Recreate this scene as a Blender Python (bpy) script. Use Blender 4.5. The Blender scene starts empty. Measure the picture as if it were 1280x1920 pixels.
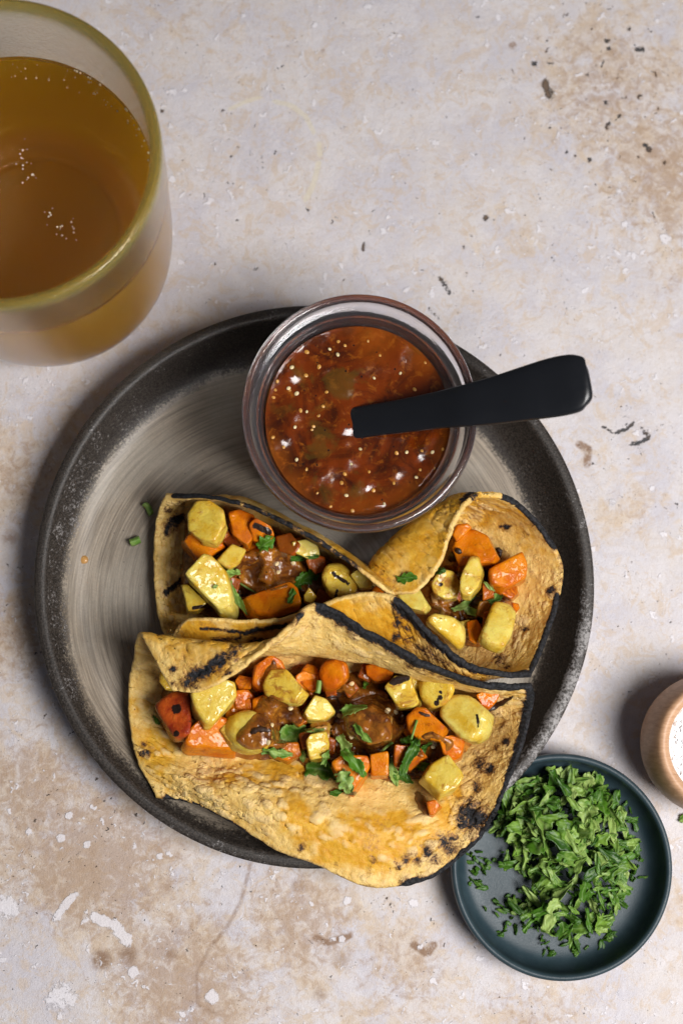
import bpy, bmesh, math, random
import numpy as np
from mathutils import Vector, Matrix
from mathutils.bvhtree import BVHTree

R = math.radians
random.seed(7)
rng = np.random.default_rng(7)
S = 0.01                      # every length below is in centimetres
COL = bpy.context.scene.collection
scn = bpy.context.scene

# ------------------------------------------------------------------ camera
W0, H0, F = 1280.0, 1920.0, 2667.0
NX, NY = 530.0, 1320.0        # picture point straight below the lens
nx, ny = (NX - 640) / F, -(NY - 960) / F
CA = math.atan(-ny)
CB = math.atan(nx / math.sqrt(1 + ny * ny))
Rx = np.array([[1, 0, 0], [0, math.cos(CA), -math.sin(CA)], [0, math.sin(CA), math.cos(CA)]])
Ry = np.array([[math.cos(CB), 0, math.sin(CB)], [0, 1, 0], [-math.sin(CB), 0, math.cos(CB)]])
RM = Ry @ Rx


def raydir(px, py):
    px = np.asarray(px, float); py = np.asarray(py, float)
    d = np.stack([(px - 640) / F, -(py - 960) / F, -np.ones_like(px)], -1)
    return d @ RM.T


CH = 2.6 + 56.1 * abs(raydir(592, 1104)[2])
CAM = np.array([0, 0, CH])


def W(px, py, z):
    """the place at height z (cm) that is seen at this point of the photograph"""
    d = raydir(px, py)
    t = (np.asarray(z, float) - CH) / d[..., 2]
    return CAM + d * t[..., None]


def proj(P):
    q = (np.asarray(P) - CAM) @ RM
    return np.stack([640 + F * q[..., 0] / -q[..., 2], 960 - F * q[..., 1] / -q[..., 2]], -1)


cam = bpy.data.cameras.new('camera')
cam.sensor_fit = 'VERTICAL'
cam.sensor_height = 36.0
cam.sensor_width = 24.0
cam.lens = F * 36.0 / H0
cam.clip_start = 0.01
cam.clip_end = 20
camo = bpy.data.objects.new('camera', cam)
COL.objects.link(camo)
camo.location = (0, 0, CH * S)
camo.rotation_euler = (CA, CB, 0)
scn.camera = camo
cam.dof.use_dof = True
cam.dof.focus_distance = 0.546
cam.dof.aperture_fstop = 7.0

# ------------------------------------------------------------------ light
wd = bpy.data.worlds.new('World')
scn.world = wd
wd.use_nodes = True
wd.node_tree.nodes['Background'].inputs[0].default_value = (0.62, 0.63, 0.72, 1)
wd.node_tree.nodes['Background'].inputs[1].default_value = 0.10


def area(name, loc, target, sx, sy, power, color):
    l = bpy.data.lights.new(name, 'AREA')
    l.shape = 'RECTANGLE'
    l.size = sx * S
    l.size_y = sy * S
    l.energy = power
    l.color = color
    o = bpy.data.objects.new(name, l)
    COL.objects.link(o)
    o.location = Vector(loc) * S
    o.rotation_euler = (Vector(target) * S - o.location).to_track_quat('-Z', 'Y').to_euler()
    return o


area('window_light', (46, -18, 80), (2, 2, 0), 40, 42, 12.9, (1.0, 0.975, 0.955))

scn.view_settings.view_transform = 'Standard'
scn.view_settings.look = 'None'
scn.view_settings.exposure = 0
scn.view_settings.gamma = 1
cy = scn.cycles
cy.max_bounces = 16
cy.transmission_bounces = 14
cy.glossy_bounces = 6
cy.transparent_max_bounces = 12
cy.sample_clamp_indirect = 40
cy.blur_glossy = 0.5
cy.use_denoising = True


# ------------------------------------------------------------------ noise
def _hash(ix, iy, iz, seed):
    h = (ix.astype(np.int64) * 374761393 + iy.astype(np.int64) * 668265263 + iz.astype(np.int64) * 2147483647 + seed * 974634777) & 0xFFFFFFFF
    h = ((h ^ (h >> 13)) * 1274126177) & 0xFFFFFFFF
    h = (h ^ (h >> 16)) & 0xFFFFFFFF
    return h / 4294967295.0


def vnoise(P, f=1.0, seed=0, octs=1):
    """smooth value noise, about -1..1"""
    P = np.asarray(P, float)
    tot = np.zeros(P.shape[:-1]); amp = 1.0; na = 0
    for o in range(octs):
        q = P * f * (2 ** o) + 100.37 + 17.1 * o
        i = np.floor(q).astype(np.int64); r = q - i; r = r * r * r * (r * (r * 6 - 15) + 10)
        v = 0
        for dx in (0, 1):
            for dy in (0, 1):
                for dz in (0, 1):
                    w = (r[..., 0] if dx else 1 - r[..., 0]) * (r[..., 1] if dy else 1 - r[..., 1]) * (r[..., 2] if dz else 1 - r[..., 2])
                    v = v + w * _hash(i[..., 0] + dx, i[..., 1] + dy, i[..., 2] + dz, seed + o)
        tot += amp * (v * 2 - 1); na += amp; amp *= 0.5
    return tot / na


# ------------------------------------------------------------------ objects
def mesh(name, V, Fc, mats, parent=None, attrs=None, smooth=True, mi=None):
    m = bpy.data.meshes.new(name)
    V = np.asarray(V, float) * S
    m.from_pydata(V.tolist() if len(V) < 3000 else V, [], Fc if isinstance(Fc, list) else Fc.tolist())
    if attrs:
        for k, a in attrs.items():
            at = m.attributes.new(k, 'FLOAT', 'POINT')
            at.data.foreach_set('value', np.asarray(a, np.float32).ravel())
    for mt in (mats if isinstance(mats, (list, tuple)) else [mats]):
        m.materials.append(mt)
    if mi is not None:
        m.polygons.foreach_set('material_index', np.asarray(mi, np.int32))
    if smooth:
        m.polygons.foreach_set('use_smooth', np.ones(len(m.polygons), bool))
    m.update()
    o = bpy.data.objects.new(name, m)
    COL.objects.link(o)
    if parent is not None:
        o.parent = parent
    return o


def tag(o, label=None, cat=None, group=None, kind=None):
    if label: o['label'] = label
    if cat: o['category'] = cat
    if group: o['group'] = group
    if kind: o['kind'] = kind
    return o


def rooted(name, V, Fc, mats, origin, label, cat, group=None, kind=None, attrs=None, smooth=True):
    """a thing that is one mesh, its origin at its own base"""
    origin = np.asarray(origin, float)
    o = mesh(name, np.asarray(V) - origin, Fc, mats, attrs=attrs, smooth=smooth)
    o.location = Vector(origin) * S
    return tag(o, label, cat, group, kind)


def empty(name, loc, label, cat, group=None):
    o = bpy.data.objects.new(name, None)
    o.empty_display_size = 0.01
    COL.objects.link(o)
    o.location = Vector(loc) * S
    return tag(o, label, cat, group)


def chaikin(p, n=2, closed=False):
    p = np.asarray(p, float)
    for _ in range(n):
        if closed:
            a, b = p, np.roll(p, -1, 0)
            q = np.empty((len(a) * 2, p.shape[1])); q[0::2] = a * .75 + b * .25; q[1::2] = a * .25 + b * .75
        else:
            a, b = p[:-1], p[1:]
            q = np.empty((len(a) * 2, p.shape[1])); q[0::2] = a * .75 + b * .25; q[1::2] = a * .25 + b * .75
            q = np.vstack([p[:1], q, p[-1:]])
        p = q
    return p


def lathe(profile, seg=128, wob=0.0, seed=3):
    """profile (r, z), from axis to axis or a closed ring; returns V, F"""
    pr = np.asarray(profile, float)
    a = np.linspace(0, 2 * math.pi, seg, endpoint=False)
    V = []; idx = []
    for r, z in pr:
        if r < 1e-6:
            idx.append([len(V)] * seg); V.append((0, 0, z))
        else:
            base = len(V)
            for k in a:
                rr = r * (1 + wob * (math.sin(2 * k + seed) + .6 * math.sin(3 * k + 2 * seed)))
                V.append((rr * math.cos(k), rr * math.sin(k), z))
            idx.append(list(range(base, base + seg)))
    Fc = []
    n = len(pr)
    closed = pr[0, 0] > 1e-6 and pr[-1, 0] > 1e-6
    for i in range(n if closed else n - 1):
        A = idx[i]; B = idx[(i + 1) % n]
        for k in range(seg):
            k2 = (k + 1) % seg
            f = [A[k], A[k2], B[k2], B[k]]
            g = []
            for q in f:
                if q not in g: g.append(q)
            if len(g) > 2: Fc.append(g)
    return np.array(V), Fc


# ------------------------------------------------------------------ material kit
class NT:
    def __init__(s, name):
        s.m = bpy.data.materials.new(name); s.m.use_nodes = True
        s.t = s.m.node_tree; s.n = s.t.nodes; s.l = s.t.links
        s.b = s.n['Principled BSDF']; s.o = s.n['Material Output']
        s.tc = s.n.new('ShaderNodeTexCoord')
        s.oi = s.n.new('ShaderNodeObjectInfo')

    def put(s, sock, v):
        if isinstance(v, bpy.types.NodeSocket): s.l.new(v, sock)
        elif isinstance(v, (tuple, list)) and len(v) == 3 and sock.type == 'RGBA': sock.default_value = (*v, 1)
        else: sock.default_value = v

    def cm(s, scale=100.0, kind='Object', rnd=False):
        """coordinates in centimetres"""
        mp = s.n.new('ShaderNodeVectorMath'); mp.operation = 'MULTIPLY_ADD'
        s.l.new(s.tc.outputs[kind], mp.inputs[0]); mp.inputs[1].default_value = (scale,) * 3
        if rnd:
            c = s.n.new('ShaderNodeCombineXYZ')
            q = s.math('MULTIPLY', s.oi.outputs['Random'], 57.0)
            for i in range(3): s.l.new(q, c.inputs[i])
            s.l.new(c.outputs[0], mp.inputs[2])
        return mp.outputs[0]

    def noise(s, vec, sc, det=4, rough=.55, dist=0.0):
        k = s.n.new('ShaderNodeTexNoise'); s.l.new(vec, k.inputs['Vector'])
        k.inputs['Scale'].default_value = sc; k.inputs['Detail'].default_value = det
        k.inputs['Roughness'].default_value = rough; k.inputs['Distortion'].default_value = dist
        return k.outputs[0]

    def vor(s, vec, sc, feature='F1', out='Distance', rand=1.0):
        k = s.n.new('ShaderNodeTexVoronoi'); k.feature = feature; s.l.new(vec, k.inputs['Vector'])
        k.inputs['Scale'].default_value = sc; k.inputs['Randomness'].default_value = rand
        return k.outputs[out]

    def math(s, op, a, b=0.0, c=None, clamp=False):
        k = s.n.new('ShaderNodeMath'); k.operation = op; k.use_clamp = clamp
        s.put(k.inputs[0], a); s.put(k.inputs[1], b)
        if c is not None: s.put(k.inputs[2], c)
        return k.outputs[0]

    def rng(s, v, a, b, c=0.0, d=1.0, smooth=True):
        k = s.n.new('ShaderNodeMapRange')
        k.interpolation_type = 'SMOOTHSTEP' if smooth else 'LINEAR'
        s.put(k.inputs[0], v)
        for i, q in zip((1, 2, 3, 4), (a, b, c, d)): s.put(k.inputs[i], q)
        return k.outputs[0]

    def mix(s, f, a, b, mode='MIX'):
        k = s.n.new('ShaderNodeMix'); k.data_type = 'RGBA'; k.blend_type = mode
        s.put(k.inputs[0], f); s.put(k.inputs[6], a); s.put(k.inputs[7], b)
        return k.outputs[2]

    def attr(s, name):
        k = s.n.new('ShaderNodeAttribute'); k.attribute_name = name
        return k.outputs['Fac']

    def bump(s, h, dist=0.02, strength=1.0, prev=None):
        k = s.n.new('ShaderNodeBump'); k.inputs['Strength'].default_value = strength
        k.inputs['Distance'].default_value = dist * S
        s.put(k.inputs['Height'], h)
        if prev is not None: s.l.new(prev, k.inputs['Normal'])
        return k.outputs[0]

    def set(s, **kw):
        names = {'col': 'Base Color', 'rough': 'Roughness', 'spec': 'Specular IOR Level', 'coat': 'Coat Weight', 'coatr': 'Coat Roughness',
                 'trans': 'Transmission Weight', 'ior': 'IOR', 'sss': 'Subsurface Weight', 'sssr': 'Subsurface Radius', 'ssss': 'Subsurface Scale',
                 'normal': 'Normal', 'metal': 'Metallic', 'sheen': 'Sheen Weight', 'coatn': 'Coat Normal'}
        for k, v in kw.items():
            s.put(s.b.inputs[names[k]], v)
        return s.m

    def absorb(s, col, dens):
        v = s.n.new('ShaderNodeVolumeAbsorption'); v.inputs['Color'].default_value = (*col, 1); v.inputs['Density'].default_value = dens
        s.l.new(v.outputs[0], s.o.inputs['Volume'])


def m_table():
    t = NT('weathered_plaster'); p = t.cm()
    tan = t.attr('tan'); n1 = t.noise(p, .16, 6, .6); n2 = t.noise(p, .7, 6, .65, .4); n3 = t.noise(p, 3.0, 5, .7)
    f = t.math('ADD', tan, t.math('MULTIPLY', t.math('SUBTRACT', n1, .5), 1.0))
    f = t.math('ADD', f, t.math('MULTIPLY', t.math('SUBTRACT', n2, .5), 2.1))
    f = t.math('ADD', f, t.math('MULTIPLY', t.math('SUBTRACT', n3, .5), .55))
    ft = t.math('ADD', t.math('MULTIPLY', t.rng(f, .26, .62), .75), t.math('MULTIPLY', t.rng(t.noise(p, 1.7, 7, .75, 1.0), .47, .60), .28), clamp=True)
    base = t.mix(t.rng(t.noise(p, .35, 4, .6), .35, .65), (.575, .555, .605), (.65, .61, .605))
    tanc = t.mix(t.rng(t.noise(p, 1.3, 5, .7), .35, .68), (.53, .39, .255), (.69, .575, .445))
    c = t.mix(t.math('MULTIPLY', ft, .74), base, tanc)
    c = t.mix(t.math('MULTIPLY', t.rng(t.noise(p, .48, 9, .68, .8), .50, .56), .42), c, (.70, .675, .70))
    c = t.mix(t.math('MULTIPLY', t.rng(t.noise(p, 1.0, 9, .75, 1.2), .515, .59), .52), c, (.59, .46, .335))
    # brown grainy stains
    f2 = t.math('ADD', t.math('MULTIPLY', tan, .45), t.noise(p, 2.2, 8, .75, .6))
    c = t.mix(t.rng(f2, .66, .88, 0, .6), c, (.34, .205, .115))
    c = t.mix(t.rng(t.noise(p, 5.5, 6, .8, .8), .56, .70, 0, .38), c, (.33, .235, .17))
    c = t.mix(t.math('MULTIPLY', t.rng(t.attr('brown'), .32, .75), t.rng(t.noise(p, 3.5, 6, .7), .35, .55, .25, .95)), c, (.245, .145, .085))
    # fine grain
    g = t.noise(p, 16, 4, .7)
    c = t.mix(t.rng(g, .3, .7, .0, .22), c, (.36, .30, .27))
    c = t.mix(t.rng(t.noise(p, 34, 3, .6), .60, .72, 0, .28), c, (.28, .20, .15))
    # pale worn flecks: cells with wobbly rims
    d = t.n.new('ShaderNodeVectorMath'); d.operation = 'ADD'; t.l.new(p, d.inputs[0])
    nn = t.n.new('ShaderNodeTexNoise'); t.l.new(p, nn.inputs['Vector']); nn.inputs['Scale'].default_value = 2.5; nn.inputs['Detail'].default_value = 4
    t.l.new(nn.outputs['Color'], d.inputs[1]); pw = d.outputs[0]
    v1 = t.vor(pw, 1.15); r1 = t.vor(pw, 1.15, out='Color')
    fl = t.math('MULTIPLY', t.rng(v1, .13, .19, 1, 0), t.rng(r1, .42, .5))
    v2 = t.vor(pw, 2.6)
    fl2 = t.math('MULTIPLY', t.rng(v2, .15, .21, 1, 0), t.rng(t.noise(p, .5, 3), .5, .58))
    w = t.math('MAXIMUM', t.math('MAXIMUM', fl, fl2), t.rng(t.math('ADD', t.attr('white'), t.math('MULTIPLY', t.math('SUBTRACT', n3, .5), 1.2)), .45, .6))
    c = t.mix(t.math('MULTIPLY', w, .8), c, (.74, .715, .75))
    # the cream scratch
    cr = t.rng(t.math('ADD', t.attr('cream'), t.math('MULTIPLY', t.math('SUBTRACT', n3, .5), .4)), .35, .6)
    c = t.mix(t.math('MULTIPLY', cr, .7), c, (.66, .60, .48))
    # pits
    v3 = t.vor(pw, 1.9); r3 = t.vor(pw, 1.9, out='Color')
    amt = t.math('ADD', .045, t.math('MULTIPLY', t.attr('pit'), .085))
    amt = t.math('MULTIPLY', amt, t.rng(r3, .35, .8, .1, 1.3))
    pit1 = t.rng(t.math('SUBTRACT', v3, amt), -.012, .03, 1, 0)
    v4 = t.vor(pw, 4.5)
    pit2 = t.math('MULTIPLY', t.rng(v4, .07, .13, 1, 0), t.rng(t.math('ADD', t.math('MULTIPLY', t.attr('pit'), .16), t.noise(p, .8, 3)), .545, .62))
    dk = t.rng(t.math('ADD', t.attr('dark'), t.math('MULTIPLY', t.math('SUBTRACT', t.noise(p, 5, 6, .8), .5), 2.0)), .62, .85)
    pit = t.math('MAXIMUM', t.math('MAXIMUM', pit1, t.math('MULTIPLY', pit2, .8)), dk)
    pc = t.mix(t.rng(t.noise(p, 1.1, 2), .42, .6), (.045, .05, .058), (.13, .085, .055))
    c = t.mix(t.math('MULTIPLY', pit, .95), c, pc)
    h = t.math('SUBTRACT', t.math('ADD', t.math('MULTIPLY', n3, .6), t.math('MULTIPLY', g, .35)), t.math('MULTIPLY', pit, 1.6))
    h = t.math('ADD', h, t.math('MULTIPLY', w, .25))
    return t.set(col=c, rough=t.rng(n3, .3, .7, .55, .8), spec=.2, normal=t.bump(h, .09, .9))


def m_plate():
    t = NT('speckled_stoneware'); p = t.cm()
    sx = t.n.new('ShaderNodeSeparateXYZ'); t.l.new(p, sx.inputs[0])
    x, y, z = sx.outputs
    xs = t.math('ADD', x, .32); ys = t.math('ADD', y, .48)
    r = t.math('SQRT', t.math('ADD', t.math('MULTIPLY', xs, xs), t.math('MULTIPLY', ys, ys)))
    cb = t.n.new('ShaderNodeCombineXYZ')
    ang = t.math('ARCTAN2', t.math('ADD', y, 2.0), t.math('ADD', x, 1.5))
    x2 = t.math('ADD', x, 1.2); y2 = t.math('ADD', y, .8)
    r2 = t.math('SQRT', t.math('ADD', t.math('MULTIPLY', x2, x2), t.math('MULTIPLY', y2, y2)))
    t.put(cb.inputs[0], t.math('MULTIPLY', r2, 3.4)); t.put(cb.inputs[1], t.math('MULTIPLY', t.math('SINE', ang), 1.1)); t.put(cb.inputs[2], t.math('MULTIPLY', t.math('COSINE', ang), 1.1))
    st = t.noise(cb.outputs[0], 1.6, 6, .68, .25)
    cb2 = t.n.new('ShaderNodeCombineXYZ')
    t.put(cb2.inputs[0], t.math('MULTIPLY', r2, 11)); t.put(cb2.inputs[1], t.math('MULTIPLY', t.math('SINE', ang), 2.4)); t.put(cb2.inputs[2], t.math('MULTIPLY', t.math('COSINE', ang), 2.4))
    st2 = t.noise(cb2.outputs[0], 1.5, 4, .6, .1)
    pal = t.mix(t.rng(t.math('ADD', t.math('MULTIPLY', st, .5), t.math('MULTIPLY', st2, .5)), .36, .62), (.14, .112, .083), (.345, .29, .225))
    pal = t.mix(t.rng(t.noise(p, .35, 3), .4, .65, 0, .45), pal, (.32, .295, .25))
    pal = t.mix(t.rng(t.noise(p, 9, 4, .7), .35, .7, 0, .35), pal, (.20, .17, .14))
    sp = t.math('MULTIPLY', t.rng(t.vor(p, 1.9), .035, .075, 1, 0), t.rng(t.vor(p, 1.9, out='Color'), .3, .5))
    pal = t.mix(t.math('MULTIPLY', sp, .8), pal, (.06, .05, .045))
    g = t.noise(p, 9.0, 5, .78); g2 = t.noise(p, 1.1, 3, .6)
    lit_wear = t.rng(t.math('ADD', t.math('ADD', g, t.math('MULTIPLY', t.attr('lit_wear'), .19)), t.math('MULTIPLY', t.math('SUBTRACT', g2, .5), .45)), .63, .78)
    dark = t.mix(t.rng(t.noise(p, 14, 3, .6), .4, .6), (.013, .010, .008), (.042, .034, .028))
    dark = t.mix(t.math('MULTIPLY', lit_wear, .9), dark, (.27, .255, .25))
    edge = t.math('ADD', r, t.math('MULTIPLY', t.math('SUBTRACT', g, .5), 1.1))
    edge = t.math('ADD', edge, t.math('MULTIPLY', t.math('SUBTRACT', g2, .5), .5))
    fe = t.rng(edge, 9.55, 9.9)
    c = t.mix(fe, pal, dark)
    rg = t.rng(fe, 0, 1, .42, .5)
    h = t.math('ADD', t.math('MULTIPLY', t.noise(p, 12, 3, .6), .5), t.math('MULTIPLY', st2, .8))
    return t.set(col=c, rough=rg, spec=.4, normal=t.bump(h, .025, .7))


def m_tortilla(warm=0.0):
    t = NT('corn_tortilla'); p = t.cm(rnd=True)
    side = t.attr('side'); bl = t.attr('bump')
    n1 = t.noise(p, .55, 5, .6, .5); n2 = t.noise(p, 2.4, 6, .7, .3); n3 = t.noise(p, 8, 4, .7)
    pale = t.mix(t.rng(n2, .3, .7), (.65, .405, .105), (.80, .57, .21))
    amb = t.mix(t.rng(n2, .35, .7), (.58, .27, .014), (.70, .40, .045))
    gate = t.math('ADD', t.math('ADD', n1, t.math('MULTIPLY', side, .11)), t.math('MULTIPLY', t.attr('oil'), .35))
    gate = t.math('SUBTRACT', gate, t.math('MULTIPLY', bl, .16))
    c = t.mix(t.rng(gate, .50, .72), pale, amb)
    c = t.mix(t.math('MULTIPLY', t.rng(n3, .55, .72), .25), c, (.42, .20, .045))
    c = t.mix(t.rng(t.math('ADD', bl, t.math('MULTIPLY', t.math('SUBTRACT', n3, .5), .6)), .25, .8, 0, .6), c, (.74, .54, .26))
    c = t.mix(t.math('MULTIPLY', t.rng(t.noise(p, .9, 3, .6, .6), .50, .66), t.rng(t.noise(p, 6, 6, .8), .46, .62, 0, .75)), c, (.36, .165, .045))
    # toasted brown ring then black char
    ch = t.math('ADD', t.attr('char'), t.math('MULTIPLY', t.math('SUBTRACT', t.noise(p, 3.2, 8, .82, .5), .5), 2.1))
    c = t.mix(t.rng(ch, .28, .72, 0, .92), c, (.15, .050, .014))
    blk = t.rng(ch, .60, .74)
    sp = t.math('MULTIPLY', t.rng(t.vor(p, 3.1), .055, .12, 1, 0), t.rng(t.vor(p, 3.1, out='Color'), .46, .55))
    spc = t.math('MULTIPLY', sp, t.rng(n1, .45, .6))
    c = t.mix(t.math('MULTIPLY', spc, .75), c, (.10, .035, .012))
    c = t.mix(blk, c, t.mix(t.rng(n3, .4, .65), (.008, .008, .009), (.030, .030, .034)))
    rough = t.mix(blk, t.rng(gate, .4, .65, .56, .34), (.75, .75, .75))
    h = t.math('ADD', t.math('MULTIPLY', n2, .8), t.math('MULTIPLY', n3, .55))
    pw = t.n.new('ShaderNodeVectorMath'); pw.operation = 'MULTIPLY_ADD'
    nz = t.n.new('ShaderNodeTexNoise'); t.l.new(p, nz.inputs['Vector']); nz.inputs['Scale'].default_value = 3; nz.inputs['Detail'].default_value = 3
    t.l.new(nz.outputs['Color'], pw.inputs[0]); pw.inputs[1].default_value = (.6,) * 3; t.l.new(p, pw.inputs[2])
    blister = t.math('MAXIMUM', t.rng(t.vor(pw.outputs[0], 3.3), .0, .55, 1, 0), t.math('MULTIPLY', t.rng(t.vor(pw.outputs[0], 6.5), .0, .5, 1, 0), .6))
    h = t.math('ADD', h, t.math('MULTIPLY', blister, t.rng(gate, .42, .62, .75, .15)))
    h = t.math('ADD', h, t.math('MULTIPLY', t.noise(p, 24, 2), .18))
    return t.set(col=c, rough=rough, spec=.24, normal=t.bump(h, .055, .8), sss=.10, sssr=(1.0, .45, .15), ssss=.003)


def m_cube(kind):
    t = NT(kind); p = t.cm(rnd=True)
    n1 = t.noise(p, 1.2, 4, .6, .4); n2 = t.noise(p, 4.5, 5, .7); n3 = t.noise(p, 15, 3, .7)
    if kind == 'potato_flesh':
        a = t.mix(t.rng(n1, .38, .66), t.mix(t.oi.outputs['Random'], (.69, .57, .13), (.66, .48, .06)), (.60, .37, .025))
        a = t.mix(t.rng(n2, .5, .75, 0, .5), a, (.70, .61, .17))
        brown, thr = (.30, .105, .012), .55
        k = dict(sss=.35, sssr=(1.0, .75, .2), ssss=.005, rough=t.rng(n2, .3, .7, .07, .22))
    elif kind == 'orange_flesh':
        a = t.mix(t.rng(n1, .36, .66), (.66, .200, .003), (.56, .115, .002))
        a = t.mix(t.rng(n2, .52, .75, 0, .5), a, (.70, .29, .012))
        brown, thr = (.24, .040, .006), .56
        k = dict(sss=.10, sssr=(1.0, .6, .1), ssss=.003, rough=t.rng(n2, .3, .7, .08, .22))
    else:
        a = t.mix(t.rng(n1, .35, .66), (.50, .085, .010), (.26, .022, .006))
        a = t.mix(t.rng(n2, .5, .75, 0, .6), a, (.62, .17, .02))
        brown, thr = (.05, .012, .006), .56
        k = dict(sss=.15, sssr=(1.0, .25, .05), ssss=.002, rough=.26)
    glaze = t.rng(t.math('ADD', t.attr('sauce'), t.math('MULTIPLY', t.math('SUBTRACT', n1, .5), 1.0)), .3, .8, 0, .85)
    a = t.mix(glaze, a, (.20, .045, .008))
    bf = t.rng(t.math('ADD', t.noise(p, 2.0, 6, .75, .8), t.math('MULTIPLY', t.attr('brown'), .25)), thr, thr + .16, 0, .85)
    a = t.mix(bf, a, brown)
    ge = t.n.new('ShaderNodeNewGeometry')
    pe = t.math('MULTIPLY', t.rng(ge.outputs['Pointiness'], .51, .55), t.rng(t.noise(p, 1.3, 4, .7), .42, .60, 0, .75))
    a = t.mix(pe, a, {'potato_flesh': (.44, .20, .02), 'orange_flesh': (.36, .06, .003)}.get(kind, (.04, .01, .006)))
    ch = t.rng(t.math('ADD', t.attr('char'), t.math('MULTIPLY', t.math('SUBTRACT', n2, .5), .9)), .42, .6)
    a = t.mix(ch, a, (.020, .010, .007))
    a = t.mix(t.rng(n3, .70, .78, 0, .5), a, (.30, .12, .03))
    h = t.math('ADD', t.math('MULTIPLY', n2, .75), t.math('MULTIPLY', n3, .22))
    wet = t.noise(p, 1.7, 2, .5, .3)
    return t.set(col=a, spec=.14, normal=t.bump(h, .08, .9), coat=(.55 if kind == 'potato_flesh' else .35), coatr=.05, coatn=t.bump(wet, .22, 1.0), **k)


def m_salsa(kind):
    t = NT('roasted_salsa'); p = t.cm(rnd=(kind != 'jar'))
    n1 = t.noise(p, .55 if kind == 'jar' else 1.1, 5, .65, .8); n2 = t.noise(p, 2.6, 6, .7, .5); n3 = t.noise(p, 11, 4, .7)
    if kind == 'jar':
        a = t.mix(t.rng(n1, .40, .62), (.135, .022, .002), (.036, .007, .002))
        a = t.mix(t.rng(n2, .52, .68, 0, .8), a, (.25, .070, .005))
        a = t.mix(t.rng(t.math('ADD', t.noise(p, .9, 4, .6, .6), t.attr('green')), .56, .72, 0, .6), a, (.085, .048, .007))
        a = t.mix(t.rng(t.attr('warm'), .2, 1.0, 0, .5), a, (.27, .066, .003))
    else:
        a = t.mix(t.rng(n1, .38, .64), (.27, .088, .009), (.085, .022, .006))
        a = t.mix(t.rng(n2, .50, .70, 0, .8), a, (.48, .20, .022))
    bk = t.math('MULTIPLY', t.rng(t.vor(p, 3.0), .07, .16, 1, 0), t.rng(t.vor(p, 3.0, out='Color'), .44, .50))
    a = t.mix(bk, a, (.012, .008, .006))
    a = t.mix(t.math('MULTIPLY', t.rng(t.vor(p, 7.5), .09, .16, 1, 0), t.rng(n1, .48, .6, 0, .7)), a, (.03, .014, .008))
    h = t.math('ADD', t.math('MULTIPLY', n2, .8), t.math('MULTIPLY', n3, .25))
    return t.set(col=a, rough=t.rng(n2, .3, .7, .10, .22), spec=.4, coat=.3 if kind == 'jar' else .7, coatr=.05, coatn=t.bump(t.noise(p, 2.4, 3, .55), .04 if kind == 'jar' else .16, 1.0), sss=.12, sssr=(1, .3, .08), ssss=.002,
                 normal=t.bump(h, .011 if kind == 'jar' else .05, .7))


def m_leaf(kind):
    t = NT('cilantro_' + kind); p = t.cm(rnd=True)
    rnd = t.oi.outputs['Random']
    n = t.noise(p, 2.5, 4, .6); n3 = t.noise(p, 9, 3, .6)
    c1 = t.mix(rnd, (.028, .095, .006), (.10, .25, .018))
    c2 = t.mix(rnd, (.19, .37, .03), (.44, .57, .17))
    c = t.mix(t.rng(t.math('ADD', n, t.math('MULTIPLY', t.math('SUBTRACT', t.math('FRACT', t.math('MULTIPLY', rnd, 17.0)), .5), .5)), .35, .75), c1, c2)
    if kind == 'stem': c = t.mix(t.rng(n, .4, .6), (.30, .45, .12), (.18, .36, .06))
    c = t.mix(t.math('MULTIPLY', t.rng(t.attr('vein'), .5, 1.0), .45), c, (.30, .46, .16))
    h = t.math('ADD', t.math('MULTIPLY', n3, .5), t.math('MULTIPLY', t.attr('vein'), .6))
    m = t.set(col=c, rough=.42, spec=.45, normal=t.bump(h, .03, .7), sss=.0)
    tr = t.n.new('ShaderNodeBsdfTranslucent'); t.put(tr.inputs[0], t.mix(.5, c, (.20, .42, .03)))
    ms = t.n.new('ShaderNodeMixShader'); ms.inputs[0].default_value = .28
    t.l.new(t.b.outputs[0], ms.inputs[1]); t.l.new(tr.outputs[0], ms.inputs[2]); t.l.new(ms.outputs[0], t.o.inputs[0])
    return m


def m_simple(name, col, rough, spec=.5, nscale=8, namp=.02, vary=.15, **kw):
    t = NT(name); p = t.cm(rnd=True)
    n = t.noise(p, nscale, 4, .6); n2 = t.noise(p, nscale * .2, 3, .6)
    c = t.mix(t.rng(n2, .3, .7), tuple(x * (1 - vary) for x in col), tuple(min(1, x * (1 + vary)) for x in col))
    return t.set(col=c, rough=rough, spec=spec, normal=t.bump(n, namp, .6), **kw)


def m_wood():
    t = NT('turned_wood'); p = t.cm()
    mp = t.n.new('ShaderNodeMapping'); t.l.new(p, mp.inputs[0]); mp.inputs['Scale'].default_value = (1, 5, 1.0)
    n = t.noise(mp.outputs[0], 1.6, 6, .65, .6); n2 = t.noise(p, 9, 3)
    c = t.mix(t.rng(n, .3, .7), (.42, .235, .13), (.56, .34, .20))
    return t.set(col=c, rough=.45, spec=.4, normal=t.bump(t.math('ADD', n, t.math('MULTIPLY', n2, .4)), .02, .5))


MT = m_tortilla()
MP, MO, MRD = m_cube('potato_flesh'), m_cube('orange_flesh'), m_cube('roasted_red_flesh')
MS = m_salsa('dollop'); MSJ = m_salsa('jar')
ML, MSTEM = m_leaf('leaf'), m_leaf('stem')
MSEED = m_simple('pale_seed', (.68, .52, .27), .35, sss=.3, sssr=(1, .7, .4), ssss=.002)
MCHAR = m_simple('charred_onion', (.035, .016, .009), .35, nscale=6, namp=.05, vary=.6)
MONION = m_simple('roasted_onion', (.38, .20, .06), .3, nscale=5, namp=.04, vary=.5)

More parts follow.
